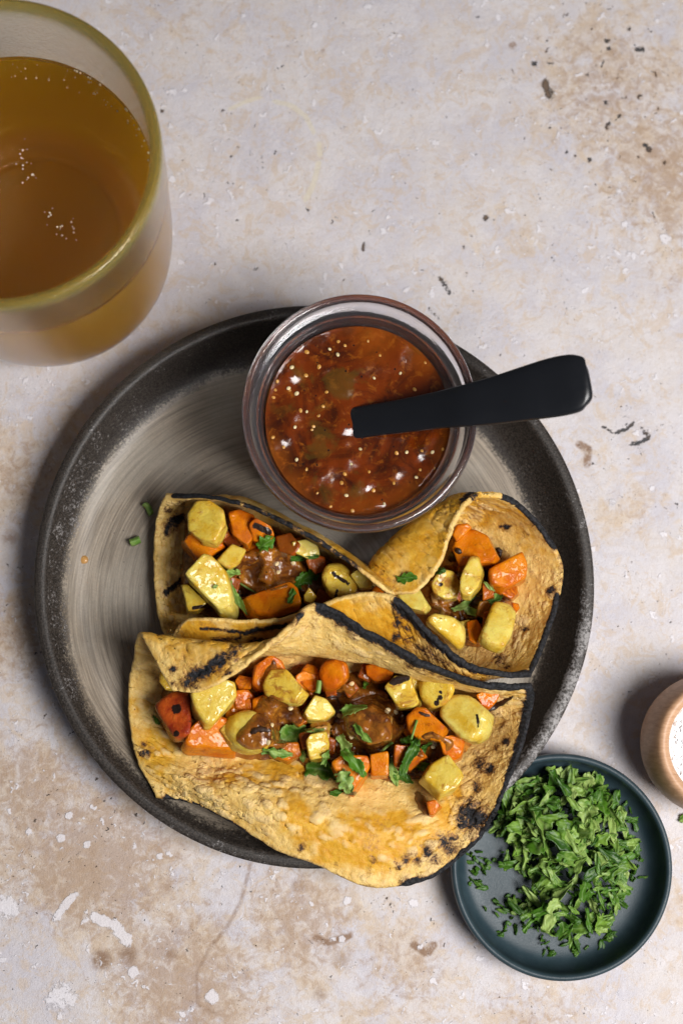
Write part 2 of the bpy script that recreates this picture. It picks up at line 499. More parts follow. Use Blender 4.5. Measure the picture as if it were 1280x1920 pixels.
# ------------------------------------------------------------------ table
def near_seg(Q, segs):
    """Q (N,2) photo points; segs: (x1,y1,x2,y2,w,strength) -> painted amount"""
    out = np.zeros(len(Q))
    for x1, y1, x2, y2, w, s in segs:
        a = np.array([x1, y1], float); d = np.array([x2 - x1, y2 - y1], float)
        L = max(d @ d, 1e-6)
        tt = np.clip(((Q - a) @ d) / L, 0, 1)
        dd = np.hypot(*(Q - a - tt[:, None] * d).T)
        out = np.maximum(out, s * np.exp(-(dd / w) ** 2))
    return out


def B(*pts):
    """round marks (x,y,r[,s]) as zero-length segments"""
    return [(p[0], p[1], p[0], p[1], p[2], p[3] if len(p) > 3 else 1.0) for p in pts]


def poly(w, s, *pts):
    return [(pts[i][0], pts[i][1], pts[i + 1][0], pts[i + 1][1], w, s) for i in range(len(pts) - 1)]


def build_table():
    c = W(640, 960, 0)
    xs = np.linspace(c[0] - 27, c[0] + 27, 430); ys = np.linspace(c[1] - 33, c[1] + 33, 530)
    X, Y = np.meshgrid(xs, ys, indexing='ij')
    P = np.stack([X, Y, np.zeros_like(X)], -1)
    Q = proj(P).reshape(-1, 2)
    tan = near_seg(Q, B((1120, 160, 190, .58), (1230, 330, 170, .55), (1250, 520, 100, .45), (1180, 960, 110, .4), (20, 900, 130, .6), (40, 1180, 120, .55),
                        (200, 1620, 190, .8), (330, 1830, 190, .75), (560, 1720, 140, .7), (90, 1480, 120, .55), (760, 1800, 130, .5), (1000, 1900, 160, .45),
                        (430, 110, 60, .35), (960, 420, 110, .35), (1270, 1700, 60, .4), (330, 30, 90, .4), (140, 760, 90, .4), (280, 610, 90, .35)))
    tan += near_seg(Q, B((-200, 1500, 300, .5), (1500, 300, 250, .5), (600, 2200, 300, .5)))
    tan -= near_seg(Q, B((400, 330, 110, .3), (790, 250, 170, .3), (60, 1850, 90, .3), (1200, 680, 130, .3), (720, 470, 200, .3), (1180, 1180, 90, .35)))
    pit = near_seg(Q, B((1160, 160, 150, .9), (1080, 280, 110, .8), (1240, 420, 90, .5), (1190, 880, 110, .55), (150, 1560, 160, .5), (450, 330, 130, .35), (30, 1150, 130, .5)))
    dark = near_seg(Q, [(1021, 155, 1030, 180, 11, 1)] + B((911, 408, 8, 1.1), (868, 462, 6, .9), (1033, 483, 5, .9), (1001, 118, 8), (1178, 53, 7), (1137, 76, 8), (1203, 92, 9), (1195, 92, 7),
                    (1140, 90, 6), (1135, 193, 7), (1138, 237, 8), (1142, 230, 6), (1160, 218, 6), (1217, 280, 9), (1208, 272, 7), (1195, 295, 5), (1105, 299, 7), (1078, 290, 5), (1062, 284, 5),
                    (1190, 338, 5), (1245, 305, 6), (1025, 75, 5), (733, 43, 7, .7), (305, 208, 6), (346, 66, 5, .8), (447, 278, 6, .8), (434, 292, 5), (465, 345, 6, .8), (446, 413, 5, .9),
                    (480, 504, 6), (455, 458, 4, .8), (500, 355, 4, .8), (540, 85, 5, .8), (380, 375, 4, .7), (405, 170, 4, .7), (1058, 567, 5, .7), (590, 1545, 4), (326, 1747, 6), (350, 1780, 7, .8),
                    (255, 1528, 6, 1), (208, 1498, 4), (128, 1617, 4), (1048, 880, 4), (1150, 862, 6, .8), (1180, 1168, 4), (1232, 1125, 4), (1254, 1168, 4), (57, 1733, 4), (66, 1540, 5), (182, 1460, 5), (195, 1500, 5))
                    + poly(5, .9, (683, 455), (680, 470)) + poly(6, .95, (824, 520), (832, 532), (842, 548)) + poly(4, .8, (886, 543), (890, 553)) + poly(5, .85, (803, 578), (822, 596))
                    + poly(5, .95, (1130, 800), (1150, 812), (1172, 806), (1187, 793)) + poly(6, .95, (1202, 803), (1216, 820), (1200, 830), (1183, 832))
                    + poly(3.5, .8, (715, 1668), (728, 1690), (740, 1718)) + poly(4, .7, (380, 348), (383, 372)) + poly(4, .9, (806, 1722), (818, 1735)) + poly(3, .7, (1083, 833), (1110, 838)) + poly(3, .7, (1000, 0), (1001, 1)))
    brown = near_seg(Q, poly(9, 1, (1085, 833), (1102, 842), (1100, 870)) + poly(8, .6, (470, 1618), (452, 1690), (425, 1740), (392, 1778), (368, 1830), (372, 1885), (405, 1900))
                     + poly(9, .9, (592, 1758), (612, 1768), (655, 1755)) + poly(10, .95, (775, 1772), (800, 1788), (812, 1772)) + B((960, 85, 10, .9), (1160, 490, 9, .6), (190, 1800, 30, .8), (240, 1790, 30, .7), (560, 1660, 25, .6),
                     (640, 1800, 40, .55), (130, 830, 30, .5), (160, 640, 25, .3), (605, 95, 7, .8), (1165, 935, 22, .35), (570, 1700, 20, .5), (320, 1790, 25, .6), (20, 1010, 30, .6), (600, 1865, 24, .6)))
    white = near_seg(Q, poly(15, .85, (180, 1720), (215, 1735), (240, 1765)) + poly(10, .9, (105, 1720), (120, 1700), (140, 1678)) + B((398, 1870, 18, .9), (250, 1822, 15, .9), (115, 1870, 45, .7), (15, 1700, 30, .8),
                     (115, 1572, 11), (163, 1584, 9), (130, 1529, 9), (300, 1605, 8), (650, 1688, 10), (776, 1694, 12, .9), (1247, 448, 14, .9), (1170, 420, 11, .8), (1158, 362, 13, .7), (1040, 1020, 10, .8), (1178, 475, 10, .7),
                     (690, 12, 11, .8), (590, 48, 9, .8), (456, 30, 7, .8), (323, 335, 9, .9), (320, 235, 9, .7), (500, 165, 6, .8), (1145, 940, 14, .6), (640, 1762, 10, .8), (788, 1775, 8, .8), (1120, 640, 12, .5), (55, 1560, 12, .7)))
    cream = near_seg(Q, poly(7, .75, (515, 190), (545, 197), (573, 218), (588, 248)) + poly(6, 1.0, (598, 270), (600, 290)) + poly(6, .95, (597, 305), (588, 345), (573, 374)) + poly(6, .7, (430, 205), (462, 190), (488, 182)))
    z = 0.012 * vnoise(P.reshape(-1, 3) * [1, 1, 0], .5, 5, 3) - .05 * np.clip(dark - .4, 0, .6)
    V = P.reshape(-1, 3).copy(); V[:, 2] = z
    n, m = len(xs), len(ys)
    I = np.arange(n * m).reshape(n, m)
    Fc = np.stack([I[:-1, :-1], I[1:, :-1], I[1:, 1:], I[:-1, 1:]], -1).reshape(-1, 4)
    o = mesh('table_top', V, Fc, m_table(), attrs=dict(tan=tan, pit=pit, dark=dark, brown=brown, white=white, cream=cream))
    tag(o, kind='structure')


build_table()

# ------------------------------------------------------------------ plate
def build_plate():
    c = W(593, 1086, 2.35)
    prof = [(0, .85), (5, .82), (8.8, .85), (9.45, .95), (9.95, 1.35), (10.40, 2.05), (10.52, 2.28), (10.66, 2.38), (10.92, 2.36), (11.03, 2.28), (10.98, 2.12),
            (10.60, 1.92), (10.26, 1.62), (10.05, 1.1), (9.85, .45), (9.6, .1), (9.0, .02), (8.4, .02), (8.2, .2), (0, .25)]
    pr = chaikin(prof, 2)
    V, Fc = lathe(pr, 200, .0016)
    r = np.hypot(V[:, 0], V[:, 1]); a = np.arctan2(V[:, 1], V[:, 0])
    V[:, 2] += .03 * np.sin(3 * a + 1) * (r > 11) + .012 * vnoise(V, .8, 3, 2)
    V[:, :2] *= (1 + .0022 * vnoise(V, .25, 8))[:, None]
    V *= [1.008, 1.017, 1]
    up = (r > 10.2) & (V[:, 2] > 2.2)
    lit_wear = np.exp(-((np.angle(np.exp(1j * (a + .45)))) / .65) ** 2) * 1.0 * (r > 10.45)  # light caught on the lower-right rim, painted in with its pale speckle
    lit_wear += np.exp(-((np.angle(np.exp(1j * (a - 3.0)))) / .7) ** 2) * .55 * (r < 10.5)
    lit_wear += np.exp(-((np.angle(np.exp(1j * (a + 1.9)))) / .8) ** 2) * .3 * (r > 10.3)
    rooted('plate', V, Fc, m_plate(), (0, 0, 0), 'round grey stoneware plate with a dark speckled rim under the tacos', 'plate', attrs=dict(lit_wear=lit_wear)).location = Vector((c[0], c[1], 0)) * S
    return c


PC = build_plate()

# ------------------------------------------------------------------ tortillas
def cr(P, n, axis):
    """Catmull-Rom resample of control net P along axis to n samples"""
    P = np.moveaxis(P, axis, 0); k = len(P)
    E = np.concatenate([2 * P[:1] - P[1:2], P, 2 * P[-1:] - P[-2:-1]])
    t = np.linspace(0, k - 1, n); i = np.minimum(t.astype(int), k - 2); f = (t - i).reshape(-1, *([1] * (P.ndim - 1)))
    a, b, c, d = E[i], E[i + 1], E[i + 2], E[i + 3]
    out = .5 * (2 * b + (c - a) * f + (2 * a - 5 * b + 4 * c - d) * f ** 2 + (3 * b - a - 3 * c + d) * f ** 3)
    return np.moveaxis(out, 0, axis)


COLL = []   # geometry that later things rest on


def tortilla(net, label, marks_in, marks_out, edge, oil, th=.22, nu=250, nv=230, seed=0, puff=1.0, bumpz=None):
    net = np.array(net, float)
    C = W(net[..., 0], net[..., 1], net[..., 2])
    P = cr(cr(C, nu, 0), nv, 1)
    # smooth a little
    for _ in range(6):
        P[1:-1] = P[1:-1] * .5 + .25 * (P[:-2] + P[2:]); P[:, 1:-1] = P[:, 1:-1] * .5 + .25 * (P[:, :-2] + P[:, 2:])

    def normals(P):
        gu = np.gradient(P, axis=0); gv = np.gradient(P, axis=1)
        n = np.cross(gu, gv); n /= np.linalg.norm(n, axis=-1, keepdims=True) + 1e-9
        if n[nu // 2, nv // 2, 2] < 0: n = -n
        return n
    N = normals(P)
    U, Vv = np.meshgrid(np.linspace(0, 1, nu), np.linspace(0, 1, nv), indexing='ij')
    K = np.stack([U * 15, Vv * 15, np.zeros_like(U)], -1)      # flat tortilla coordinates, cm
    d = .07 * vnoise(K, .55, 11 + seed, 2)
    bl = vnoise(K + .25 * np.stack([vnoise(K, 1.5, 5), vnoise(K, 1.5, 6), 0 * U], -1), 2.6, 21 + seed, 3)
    bl = np.clip(bl * 1.9, -1, 1.2); region = np.clip(vnoise(K, .38, 31 + seed, 2) * 2 + .75, .2, 1.2)
    blis = np.clip(bl, -.2, 1) * region
    d += puff * .055 * blis + .016 * vnoise(K, 6.5, 41 + seed, 2) * region
    # crease lines
    P0 = P.copy()
    P = P + N * d[..., None]
    # ragged rim
    for ax, sl0, sl1 in ((0, 0, 1), (0, -1, -2), (1, 0, 1), (1, -1, -2)):
        pass
    N = normals(P)
    thk = th * (1 + .18 * vnoise(K, .8, 51 + seed))
    A = P + N * (thk / 2)[..., None]                            # inner (filling) side
    Bo = P - N * (thk / 2)[..., None] - N * (.02 * vnoise(K, 3, 61 + seed, 2))[..., None]
    QP = proj(P0)
    n2 = nu * nv
    V = [A.reshape(-1, 3), Bo.reshape(-1, 3)]
    idx = np.arange(n2).reshape(nu, nv)
    Fa = np.stack([idx[:-1, :-1], idx[1:, :-1], idx[1:, 1:], idx[:-1, 1:]], -1).reshape(-1, 4)
    fl = np.cross(np.gradient(P, axis=0), np.gradient(P, axis=1))[nu // 2, nv // 2, 2] < 0
    Fi = Fa if not fl else Fa[:, ::-1]
    Fo = (Fi + n2)[:, ::-1]
    # boundary loop
    loop = [(i, 0) for i in range(nu)] + [(nu - 1, j) for j in range(1, nv)] + [(i, nv - 1) for i in range(nu - 2, -1, -1)] + [(0, j) for j in range(nv - 2, 0, -1)]
    li = np.array(loop)
    inn = li.copy(); inn[:, 0] = np.clip(inn[:, 0], 1, nu - 2); inn[:, 1] = np.clip(inn[:, 1], 1, nv - 2)
    mid = P[li[:, 0], li[:, 1]]
    out = mid - P[inn[:, 0], inn[:, 1]]; out /= np.linalg.norm(out, axis=1, keepdims=True) + 1e-9
    nn = N[li[:, 0], li[:, 1]]; tk = thk[li[:, 0], li[:, 1]][:, None]
    rag = .035 * vnoise(mid, 3.0, 71 + seed, 2)[:, None]
    rings = []
    for ang in (55, 20, -20, -55):
        rings.append(mid + out * (tk * .5 * math.cos(R(ang)) + rag) + nn * tk * .5 * math.sin(R(ang)))
    m = len(loop); base = 2 * n2
    for r_ in rings: V.append(r_)
    ia = idx[li[:, 0], li[:, 1]]
    chain = [ia] + [base + k * m + np.arange(m) for k in range(4)] + [ia + n2]
    Fs = []
    for a, b in zip(chain[:-1], chain[1:]):
        a2, b2 = np.roll(a, -1), np.roll(b, -1)
        q = np.stack([a, b, b2, a2], -1)
        Fs.append(q)
    V = np.concatenate(V)
    Fc = np.concatenate([Fi, Fo] + Fs)
    # paint
    def paint(marks, QQ, vv, uu):
        out = np.zeros(len(QQ))
        for mk in marks:
            v0, v1 = mk[6], mk[7]
            w = (vv >= v0) & (vv <= v1)
            out[w] = np.maximum(out[w], near_seg(QQ[w], [(*mk[:4], mk[4] * 1.3, mk[5] * .82)]))
        return out
    q = QP.reshape(-1, 2); vv = Vv.ravel(); uu = U.ravel()
    ci = paint(marks_in, q, vv, uu); co = paint(marks_out, q, vv, uu)
    # distance to rim in cm (flat coords) for scorched edges: edge = [(side, a0, a1, width, strength)]
    def edgechar(uu, vv):
        out = np.zeros(len(uu))
        for side, a0, a1, w, s in edge:
            dist, par = {'v0': (vv, uu), 'v1': (1 - vv, uu), 'u0': (uu, vv), 'u1': (1 - uu, vv)}[side]
            f = np.clip((par - a0) / .03 + .5, 0, 1) * np.clip((a1 - par) / .03 + .5, 0, 1)
            k = vnoise(np.stack([par * 15, 0 * par, 0 * par], -1), 1.1, 7 + seed, 3)
            out = np.maximum(out, s * f * np.exp(-(dist * 15 / (w * (1 + .55 * k))) ** 2))
        return out
    ec = edgechar(uu, vv)
    ci = np.maximum(ci, ec); co = np.maximum(co, edgechar(uu, vv))
    ce = np.maximum(np.maximum(ci, co)[ia] * .75, ec[ia])
    ce = ec[ia] + .25 * np.maximum(ci, co)[ia]
    oi = paint(oil, q, vv, uu)
    char = np.concatenate([ci, co] + [ce] * 4)
    side = np.concatenate([np.zeros(n2), np.ones(n2), np.full(4 * m, .25)])
    bum = np.concatenate([np.clip(blis.ravel(), 0, 1)] + [np.clip(blis.ravel(), 0, 1) * .5] + [np.full(m, .35)] * 4)
    oill = np.concatenate([oi, oi * .5] + [np.zeros(m)] * 4)
    org = V.mean(0); org[2] = V[:, 2].min()
    o = rooted('tortilla', V, Fc, MT, org, label, 'tortilla', 'charred corn tortillas folded round the filling',
               attrs=dict(char=char, side=side, bump=bum, oil=oill))
    # coarse copy for resting things on
    s = 3
    Ac = A[::s, ::s]; a, b = Ac.shape[:2]; I = np.arange(a * b).reshape(a, b)
    COLL.append(('tortilla', Ac.reshape(-1, 3), np.stack([I[:-1, :-1], I[1:, :-1], I[1:, 1:], I[:-1, 1:]], -1).reshape(-1, 4).tolist()))
    Bc = Bo[::s, ::s]
    COLL.append(('tortilla', Bc.reshape(-1, 3), np.stack([I[:-1, :-1], I[1:, :-1], I[1:, 1:], I[:-1, 1:]], -1).reshape(-1, 4).tolist()))
    return o


def ms(v0, v1, *segs):
    return [(*s, v0, v1) for s in segs]


netC = [
    [(298, 1492, 2.2), (264, 1432, 1.9), (251, 1380, 1.7), (245, 1325, 1.6), (248, 1272, 1.8), (256, 1230, 3.0), (268, 1192, 4.6), (326, 1290, 5.0)],
    [(375, 1505, 2.3), (368, 1478, 2.7), (362, 1440, 2.0), (350, 1370, 1.4), (346, 1290, 1.4), (346, 1235, 3.2), (345, 1203, 5.0), (372, 1292, 5.3)],
    [(440, 1540, 2.7), (438, 1488, 3.1), (436, 1445, 2.2), (435, 1380, 1.4), (433, 1290, 1.4), (430, 1240, 3.4), (425, 1210, 5.3), (440, 1258, 5.8)],
    [(518, 1588, 3.0), (515, 1515, 3.3), (515, 1455, 2.3), (515, 1390, 1.4), (513, 1290, 1.4), (510, 1235, 3.2), (498, 1216, 4.9), (525, 1192, 6.1)],
    [(590, 1615, 3.1), (590, 1535, 3.4), (595, 1465, 2.4), (590, 1390, 1.4), (590, 1290, 1.4), (590, 1225, 2.9), (588, 1220, 4.6), (592, 1136, 6.3)],
    [(690, 1657, 3.0), (690, 1565, 3.4), (690, 1485, 2.5), (690, 1400, 1.4), (690, 1305, 1.4), (690, 1232, 2.8), (690, 1238, 4.5), (700, 1190, 6.2)],
    [(800, 1645, 2.9), (805, 1560, 3.1), (800, 1500, 2.5), (790, 1420, 1.5), (790, 1330, 1.4), (790, 1262, 2.7), (790, 1272, 4.3), (800, 1246, 5.8)],
    [(885, 1582, 3.0), (890, 1520, 2.8), (885, 1465, 2.4), (880, 1415, 2.0), (880, 1355, 1.8), (885, 1300, 2.7), (885, 1290, 4.0), (895, 1281, 5.1)],
    [(925, 1528, 3.2), (950, 1467, 3.3), (968, 1420, 3.4), (981, 1380, 3.5), (990, 1340, 3.6), (995, 1312, 3.8), (996, 1298, 4.1), (991, 1286, 4.6)],
]
netA = [
    [(318, 1208, 3.0), (311, 1190, 2.4), (303, 1165, 1.9), (296, 1120, 1.6), (292, 1050, 1.6), (295, 985, 1.8), (303, 950, 2.4), (315, 927, 3.1)],
    [(352, 1164, 4.3), (350, 1206, 3.2), (345, 1190, 1.7), (350, 1130, 1.3), (350, 1050, 1.3), (352, 972, 1.6), (362, 936, 2.8), (375, 931, 4.2)],
    [(440, 1166, 4.7), (440, 1212, 3.4), (440, 1195, 1.7), (440, 1130, 1.3), (440, 1060, 1.3), (445, 985, 1.5), (455, 940, 3.0), (452, 944, 4.9)],
    [(530, 1163, 4.9), (530, 1210, 3.4), (530, 1195, 1.7), (530, 1140, 1.3), (535, 1080, 1.3), (540, 1015, 1.5), (545, 980, 3.1), (540, 984, 5.2)],
    [(600, 1142, 4.9), (615, 1200, 3.4), (615, 1185, 1.7), (615, 1140, 1.3), (620, 1110, 1.3), (622, 1062, 1.5), (628, 1024, 3.1), (620, 1028, 5.4)],
    [(690, 1145, 3.8), (690, 1180, 3.2), (690, 1170, 1.8), (695, 1140, 1.4), (700, 1120, 1.4), (700, 1095, 1.6), (698, 1072, 3.1), (690, 1078, 5.6)],
    [(725, 1140, 3.6), (732, 1155, 3.0), (735, 1150, 2.0), (738, 1135, 1.8), (740, 1125, 1.8), (740, 1112, 2.2), (738, 1100, 3.8), (731, 1111, 5.5)],
]
netB = [
    [(598, 1140, 5.4), (640, 1178, 4.0), (670, 1165, 2.5), (705, 1140, 2.0), (708, 1125, 2.0), (712, 1095, 2.0), (690, 1075, 4.2), (728, 1112, 5.0)],
    [(678, 1115, 5.7), (720, 1200, 4.0), (750, 1190, 2.1), (760, 1145, 1.4), (750, 1100, 1.4), (735, 1055, 1.7), (706, 1048, 4.3), (778, 1106, 5.3)],
    [(748, 1128, 5.8), (790, 1235, 3.8), (820, 1212, 1.7), (820, 1135, 1.4), (800, 1080, 1.4), (780, 1020, 1.5), (742, 1010, 4.3), (820, 1058, 5.5)],
    [(802, 1186, 5.6), (840, 1262, 3.6), (870, 1218, 1.6), (870, 1120, 1.4), (850, 1045, 1.4), (820, 985, 1.5), (785, 975, 4.3), (838, 1008, 5.5)],
    [(868, 1242, 5.2), (890, 1272, 3.4), (920, 1208, 1.7), (925, 1115, 1.6), (905, 1030, 1.6), (868, 965, 1.7), (826, 948, 4.2), (858, 962, 5.4)],
    [(935, 1264, 4.6), (950, 1260, 3.1), (975, 1188, 2.1), (985, 1110, 2.1), (970, 1025, 2.2), (925, 960, 2.5), (868, 932, 4.0), (882, 935, 5.2)],
    [(991, 1266, 4.1), (1003, 1238, 3.4), (1024, 1185, 3.0), (1043, 1125, 3.0), (1048, 1055, 3.1), (1005, 982, 3.6), (952, 934, 4.2), (895, 925, 4.9)],
]
tortilla(netC, 'widest tortilla, folded open at the front, its scorched right edge hanging over the plate rim',
         # inner side marks
         ms(0, .62, *B((905, 1435, 18), (918, 1442, 13), (895, 1475, 14), (885, 1530, 34, 1.1), (868, 1540, 20), (840, 1580, 26, .9), (800, 1597, 12), (780, 1613, 9), (760, 1610, 10), (815, 1610, 16, .8), (275, 1414, 12, .85), (270, 1398, 8, .7), (630, 1620, 9, .7),
                       (565, 1588, 10, .8), (860, 1418, 9, .7), (848, 1432, 9, .6), (870, 1440, 10, .7), (930, 1402, 12, .7), (890, 1440, 8, .7), (950, 1390, 10), (945, 1360, 9, .7), (930, 1350, 7, .7), (490, 1505, 8, .6), (700, 1610, 8, .7), (745, 1345, 6), (770, 1600, 10, .7), (742, 1625, 12, .7), (690, 1632, 14, .55)),
            (850, 1405, 930, 1425, 14, .45), (850, 1560, 790, 1590, 14, .55), (395, 1445, 450, 1438, 5, .55), (880, 1500, 850, 1590, 14, .55), (940, 1330, 965, 1440, 22, .5))
         + ms(.75, 1, (625, 1165, 690, 1205, 5, .5), (640, 1165, 668, 1180, 6, .9), (705, 1205, 740, 1215, 8, .6), (760, 1240, 850, 1275, 8, .6), (540, 1180, 560, 1165, 8, .5))
         + ms(0, .62, *B((900, 1450, 60, .34), (850, 1585, 60, .34), (935, 1370, 40, .3), (700, 1625, 40, .2), (400, 1500, 40, .16))),
         # outer side marks: the flopped-over flap
         ms(.72, 1, (352, 1278, 420, 1236, 15, 1.0), (392, 1262, 440, 1228, 13, .9), (330, 1282, 372, 1290, 10, .7), (435, 1225, 452, 1213, 9, .8), (420, 1272, 432, 1262, 9, .8)) + ms(.72, 1, *B((328, 1255, 8, .9), (345, 1268, 10, .7))),
         [('v1', .5, 1.01, .44, 1.3), ('u1', -.02, 1.02, .24, 1.3), ('v0', .69, 1.02, .26, 1.3), ('v0', .0, .30, .14, .8), ('v0', .30, .69, .10, .35), ('v1', .41, .46, .3, .6)],
         ms(0, .62, (640, 1580, 740, 1575, 38, 1), (560, 1520, 610, 1560, 26, .7), (440, 1455, 600, 1440, 22, .8), (300, 1400, 330, 1440, 25, .6), (850, 1480, 820, 1560, 22, .5)),
         seed=1, puff=1.35, th=.23)
tortilla(netA, 'left back tortilla with black scorch marks on its open left end, beside the sauce jar',
         ms(.15, .9, (318, 985, 335, 970, 13, 1.0), (316, 990, 312, 1000, 8, .9), (340, 1088, 310, 1112, 6, 1.15)) + ms(.1, .95, *B((317, 953, 8, .9), (343, 940, 9, .8), (345, 1048, 6, .9), (313, 1095, 6, .8), (306, 1010, 4, .7), (330, 1060, 5, .6), (352, 930, 10, .6))),
         ms(0, .3, (378, 1175, 460, 1183, 4, 1.0), (460, 1183, 560, 1165, 6, 1.1), (400, 1196, 450, 1194, 7, .8), (470, 1200, 560, 1205, 9, .9), (560, 1165, 590, 1148, 9, 1)),
         [('v1', .03, .33, .22, 1.25), ('v1', .33, .80, .16, .62), ('v0', .62, .80, .3, .9)],
         ms(0, .3, (360, 1190, 500, 1185, 14, .6)), seed=2, puff=1.0, th=.18)
tortilla(netB, 'right back tortilla, its smooth orange flap folded over beside the jar, front edge black',
         ms(.1, .95, *B((984, 1181, 9, .9), (1037, 1108, 10, 1), (950, 987, 9, .9), (1003, 985, 9, .7), (985, 1002, 9, .6), (998, 1140, 8, .5), (998, 1152, 8, .5), (975, 1020, 8, .6), (935, 1240, 14, .9), (950, 1250, 12, .8), (915, 1250, 12, .6)), (940, 985, 958, 984, 4, 1)),
         ms(.8, 1, (868, 945, 884, 930, 6, 1)) + ms(0, .3, *B((745, 1150, 10), (748, 1165, 12), (765, 1175, 10, .9), (742, 1190, 9), (800, 1215, 12, .9), (820, 1225, 12, .8), (770, 1195, 12, .8), (835, 1245, 10, .8)), (740, 1130, 756, 1150, 8, 1.1), (760, 1195, 840, 1240, 9, .7)),
         [('v0', .32, 1.02, .50, 1.35), ('u1', .0, .45, .17, 1.1), ('u1', .62, .90, .15, 1.05), ('v1', .83, .97, .12, .6), ('u1', .45, .62, .1, .4)],
         ms(0, 1, (700, 1040, 860, 950, 60, .8), (620, 1150, 740, 1180, 40, .8), (960, 1000, 1010, 1100, 20, .15)), seed=3, puff=1.1, th=.23)

# ------------------------------------------------------------------ filling
BV = {}


def bvh(kinds):
    key = tuple(kinds) + (len(COLL),)
    if key not in BV:
        V = []; Fc = []; b = 0
        for k, v, f in COLL:
            if k in kinds:
                V += v.tolist(); Fc += [[i + b for i in q] for q in f]; b += len(v)
        BV[key] = BVHTree.FromPolygons(V, Fc)
    return BV[key]


def hit(px, py, kinds):
    d = raydir(px, py)
    r = bvh(kinds).ray_cast(Vector(CAM), Vector(d))
    return (np.array(r[0]), np.array(r[1])) if r[0] is not None else (None, None)


def inpoly(Q, pg):
    """signed distance (positive inside) of Q to polygon"""
    pg = np.asarray(pg, float); n = len(pg)
    ins = np.zeros(len(Q), bool); dm = np.full(len(Q), 1e9)
    for i in range(n):
        a = pg[i]; b = pg[(i + 1) % n]
        c = ((a[1] > Q[:, 1]) != (b[1] > Q[:, 1])) & (Q[:, 0] < (b[0] - a[0]) * (Q[:, 1] - a[1]) / (b[1] - a[1] + 1e-12) + a[0])
        ins ^= c
        d = b - a; t = np.clip(((Q - a) @ d) / (d @ d + 1e-9), 0, 1)
        dm = np.minimum(dm, np.hypot(*(Q - a - t[:, None] * d).T))
    return np.where(ins, dm, -dm)


def bed(pg, z0, z1, seed, label):
    """the dark saucy mass the cubes lie in"""
    pg = chaikin(np.array(pg, float), 2, True)
    lo, hi = pg.min(0), pg.max(0); st = 3.5
    X, Y = np.meshgrid(np.arange(lo[0], hi[0] + st, st), np.arange(lo[1], hi[1] + st, st), indexing='ij')
    Q = np.stack([X, Y], -1).reshape(-1, 2)
    sd = inpoly(Q, pg).reshape(X.shape)
    P = W(X, Y, np.full(X.shape, z0))
    prof = np.sqrt(np.clip(sd / 45, 0, 1))
    k = vnoise(P, 1.1, seed, 3)
    z = z0 + (z1 - z0) * prof * (.8 + .45 * k) + .12 * vnoise(P, 3, seed + 3, 2)
    P = W(X, Y, z)
    keep = sd > -2
    return heightshell('filling_sauce', P, keep, .5, MS, label, 'sauce', coll='bed', down=True)


def heightshell(name, P, keep, th, mat, label, cat, group=None, coll=None, down=False, attrs=None, edge_in=True):
    """closes a grid surface into a lump; bottom follows at th below"""
    n, m = P.shape[:2]
    idx = -np.ones((n, m), int)
    q = keep[:-1, :-1] & keep[1:, :-1] & keep[1:, 1:] & keep[:-1, 1:]
    use = np.zeros((n, m), bool)
    use[:-1, :-1] |= q; use[1:, :-1] |= q; use[1:, 1:] |= q; use[:-1, 1:] |= q
    idx[use] = np.arange(use.sum()); k = use.sum()
    T = P[use]; Bm = T.copy()
    tt = th[use] if isinstance(th, np.ndarray) else th
    Bm[:, 2] -= tt
    a = np.argwhere(q)
    f = np.stack([idx[a[:, 0], a[:, 1]], idx[a[:, 0], a[:, 1] + 1], idx[a[:, 0] + 1, a[:, 1] + 1], idx[a[:, 0] + 1, a[:, 1]]], -1)
    f = f[:, ::-1]
    # orientation: want normals up
    v = T[f[0]]; nz = np.cross(v[1] - v[0], v[2] - v[0])[2]
    if nz < 0: f = f[:, ::-1]
    fb = (f + k)[:, ::-1]
    ed = {}
    for fc in f:
        for i in range(4):
            e = (fc[i], fc[(i + 1) % 4])
            if (e[1], e[0]) in ed: del ed[(e[1], e[0])]
            else: ed[e] = 1
    side = [[e[1], e[0], e[0] + k, e[1] + k] for e in ed]
    V = np.vstack([T, Bm]); Fc = f.tolist() + fb.tolist() + side
    if attrs: attrs = {kk: np.concatenate([vv[use], vv[use]]) for kk, vv in attrs.items()}
    org = V.mean(0); org[2] = V[:, 2].min()
    o = rooted(name, V, Fc, mat, org, label, cat, group, attrs=attrs)
    if coll: COLL.append((coll, T, f.tolist()))
    return o


bed([(290, 1300), (330, 1270), (430, 1265), (560, 1235), (700, 1245), (830, 1290), (930, 1310), (930, 1360), (880, 1420), (830, 1480), (740, 1480), (640, 1470), (520, 1440), (420, 1425), (340, 1400)], 1.5, 2.75, 3,
    'dark brown sauce pooled between the vegetable cubes of the front taco')
bed([(345, 960), (400, 945), (480, 965), (580, 1020), (660, 1070), (715, 1105), (700, 1130), (600, 1150), (500, 1165), (400, 1165), (350, 1140), (335, 1090), (345, 1020)], 1.5, 2.65, 5,
    'dark brown sauce pooled between the vegetable cubes of the left back taco')
bed([(830, 985), (880, 985), (930, 1020), (985, 1050), (985, 1110), (960, 1180), (930, 1220), (860, 1215), (790, 1170), (745, 1130), (790, 1090), (820, 1040)], 1.5, 2.5, 8,
    'dark brown sauce pooled between the vegetable cubes of the right back taco')


ANCH = []
USED = set()


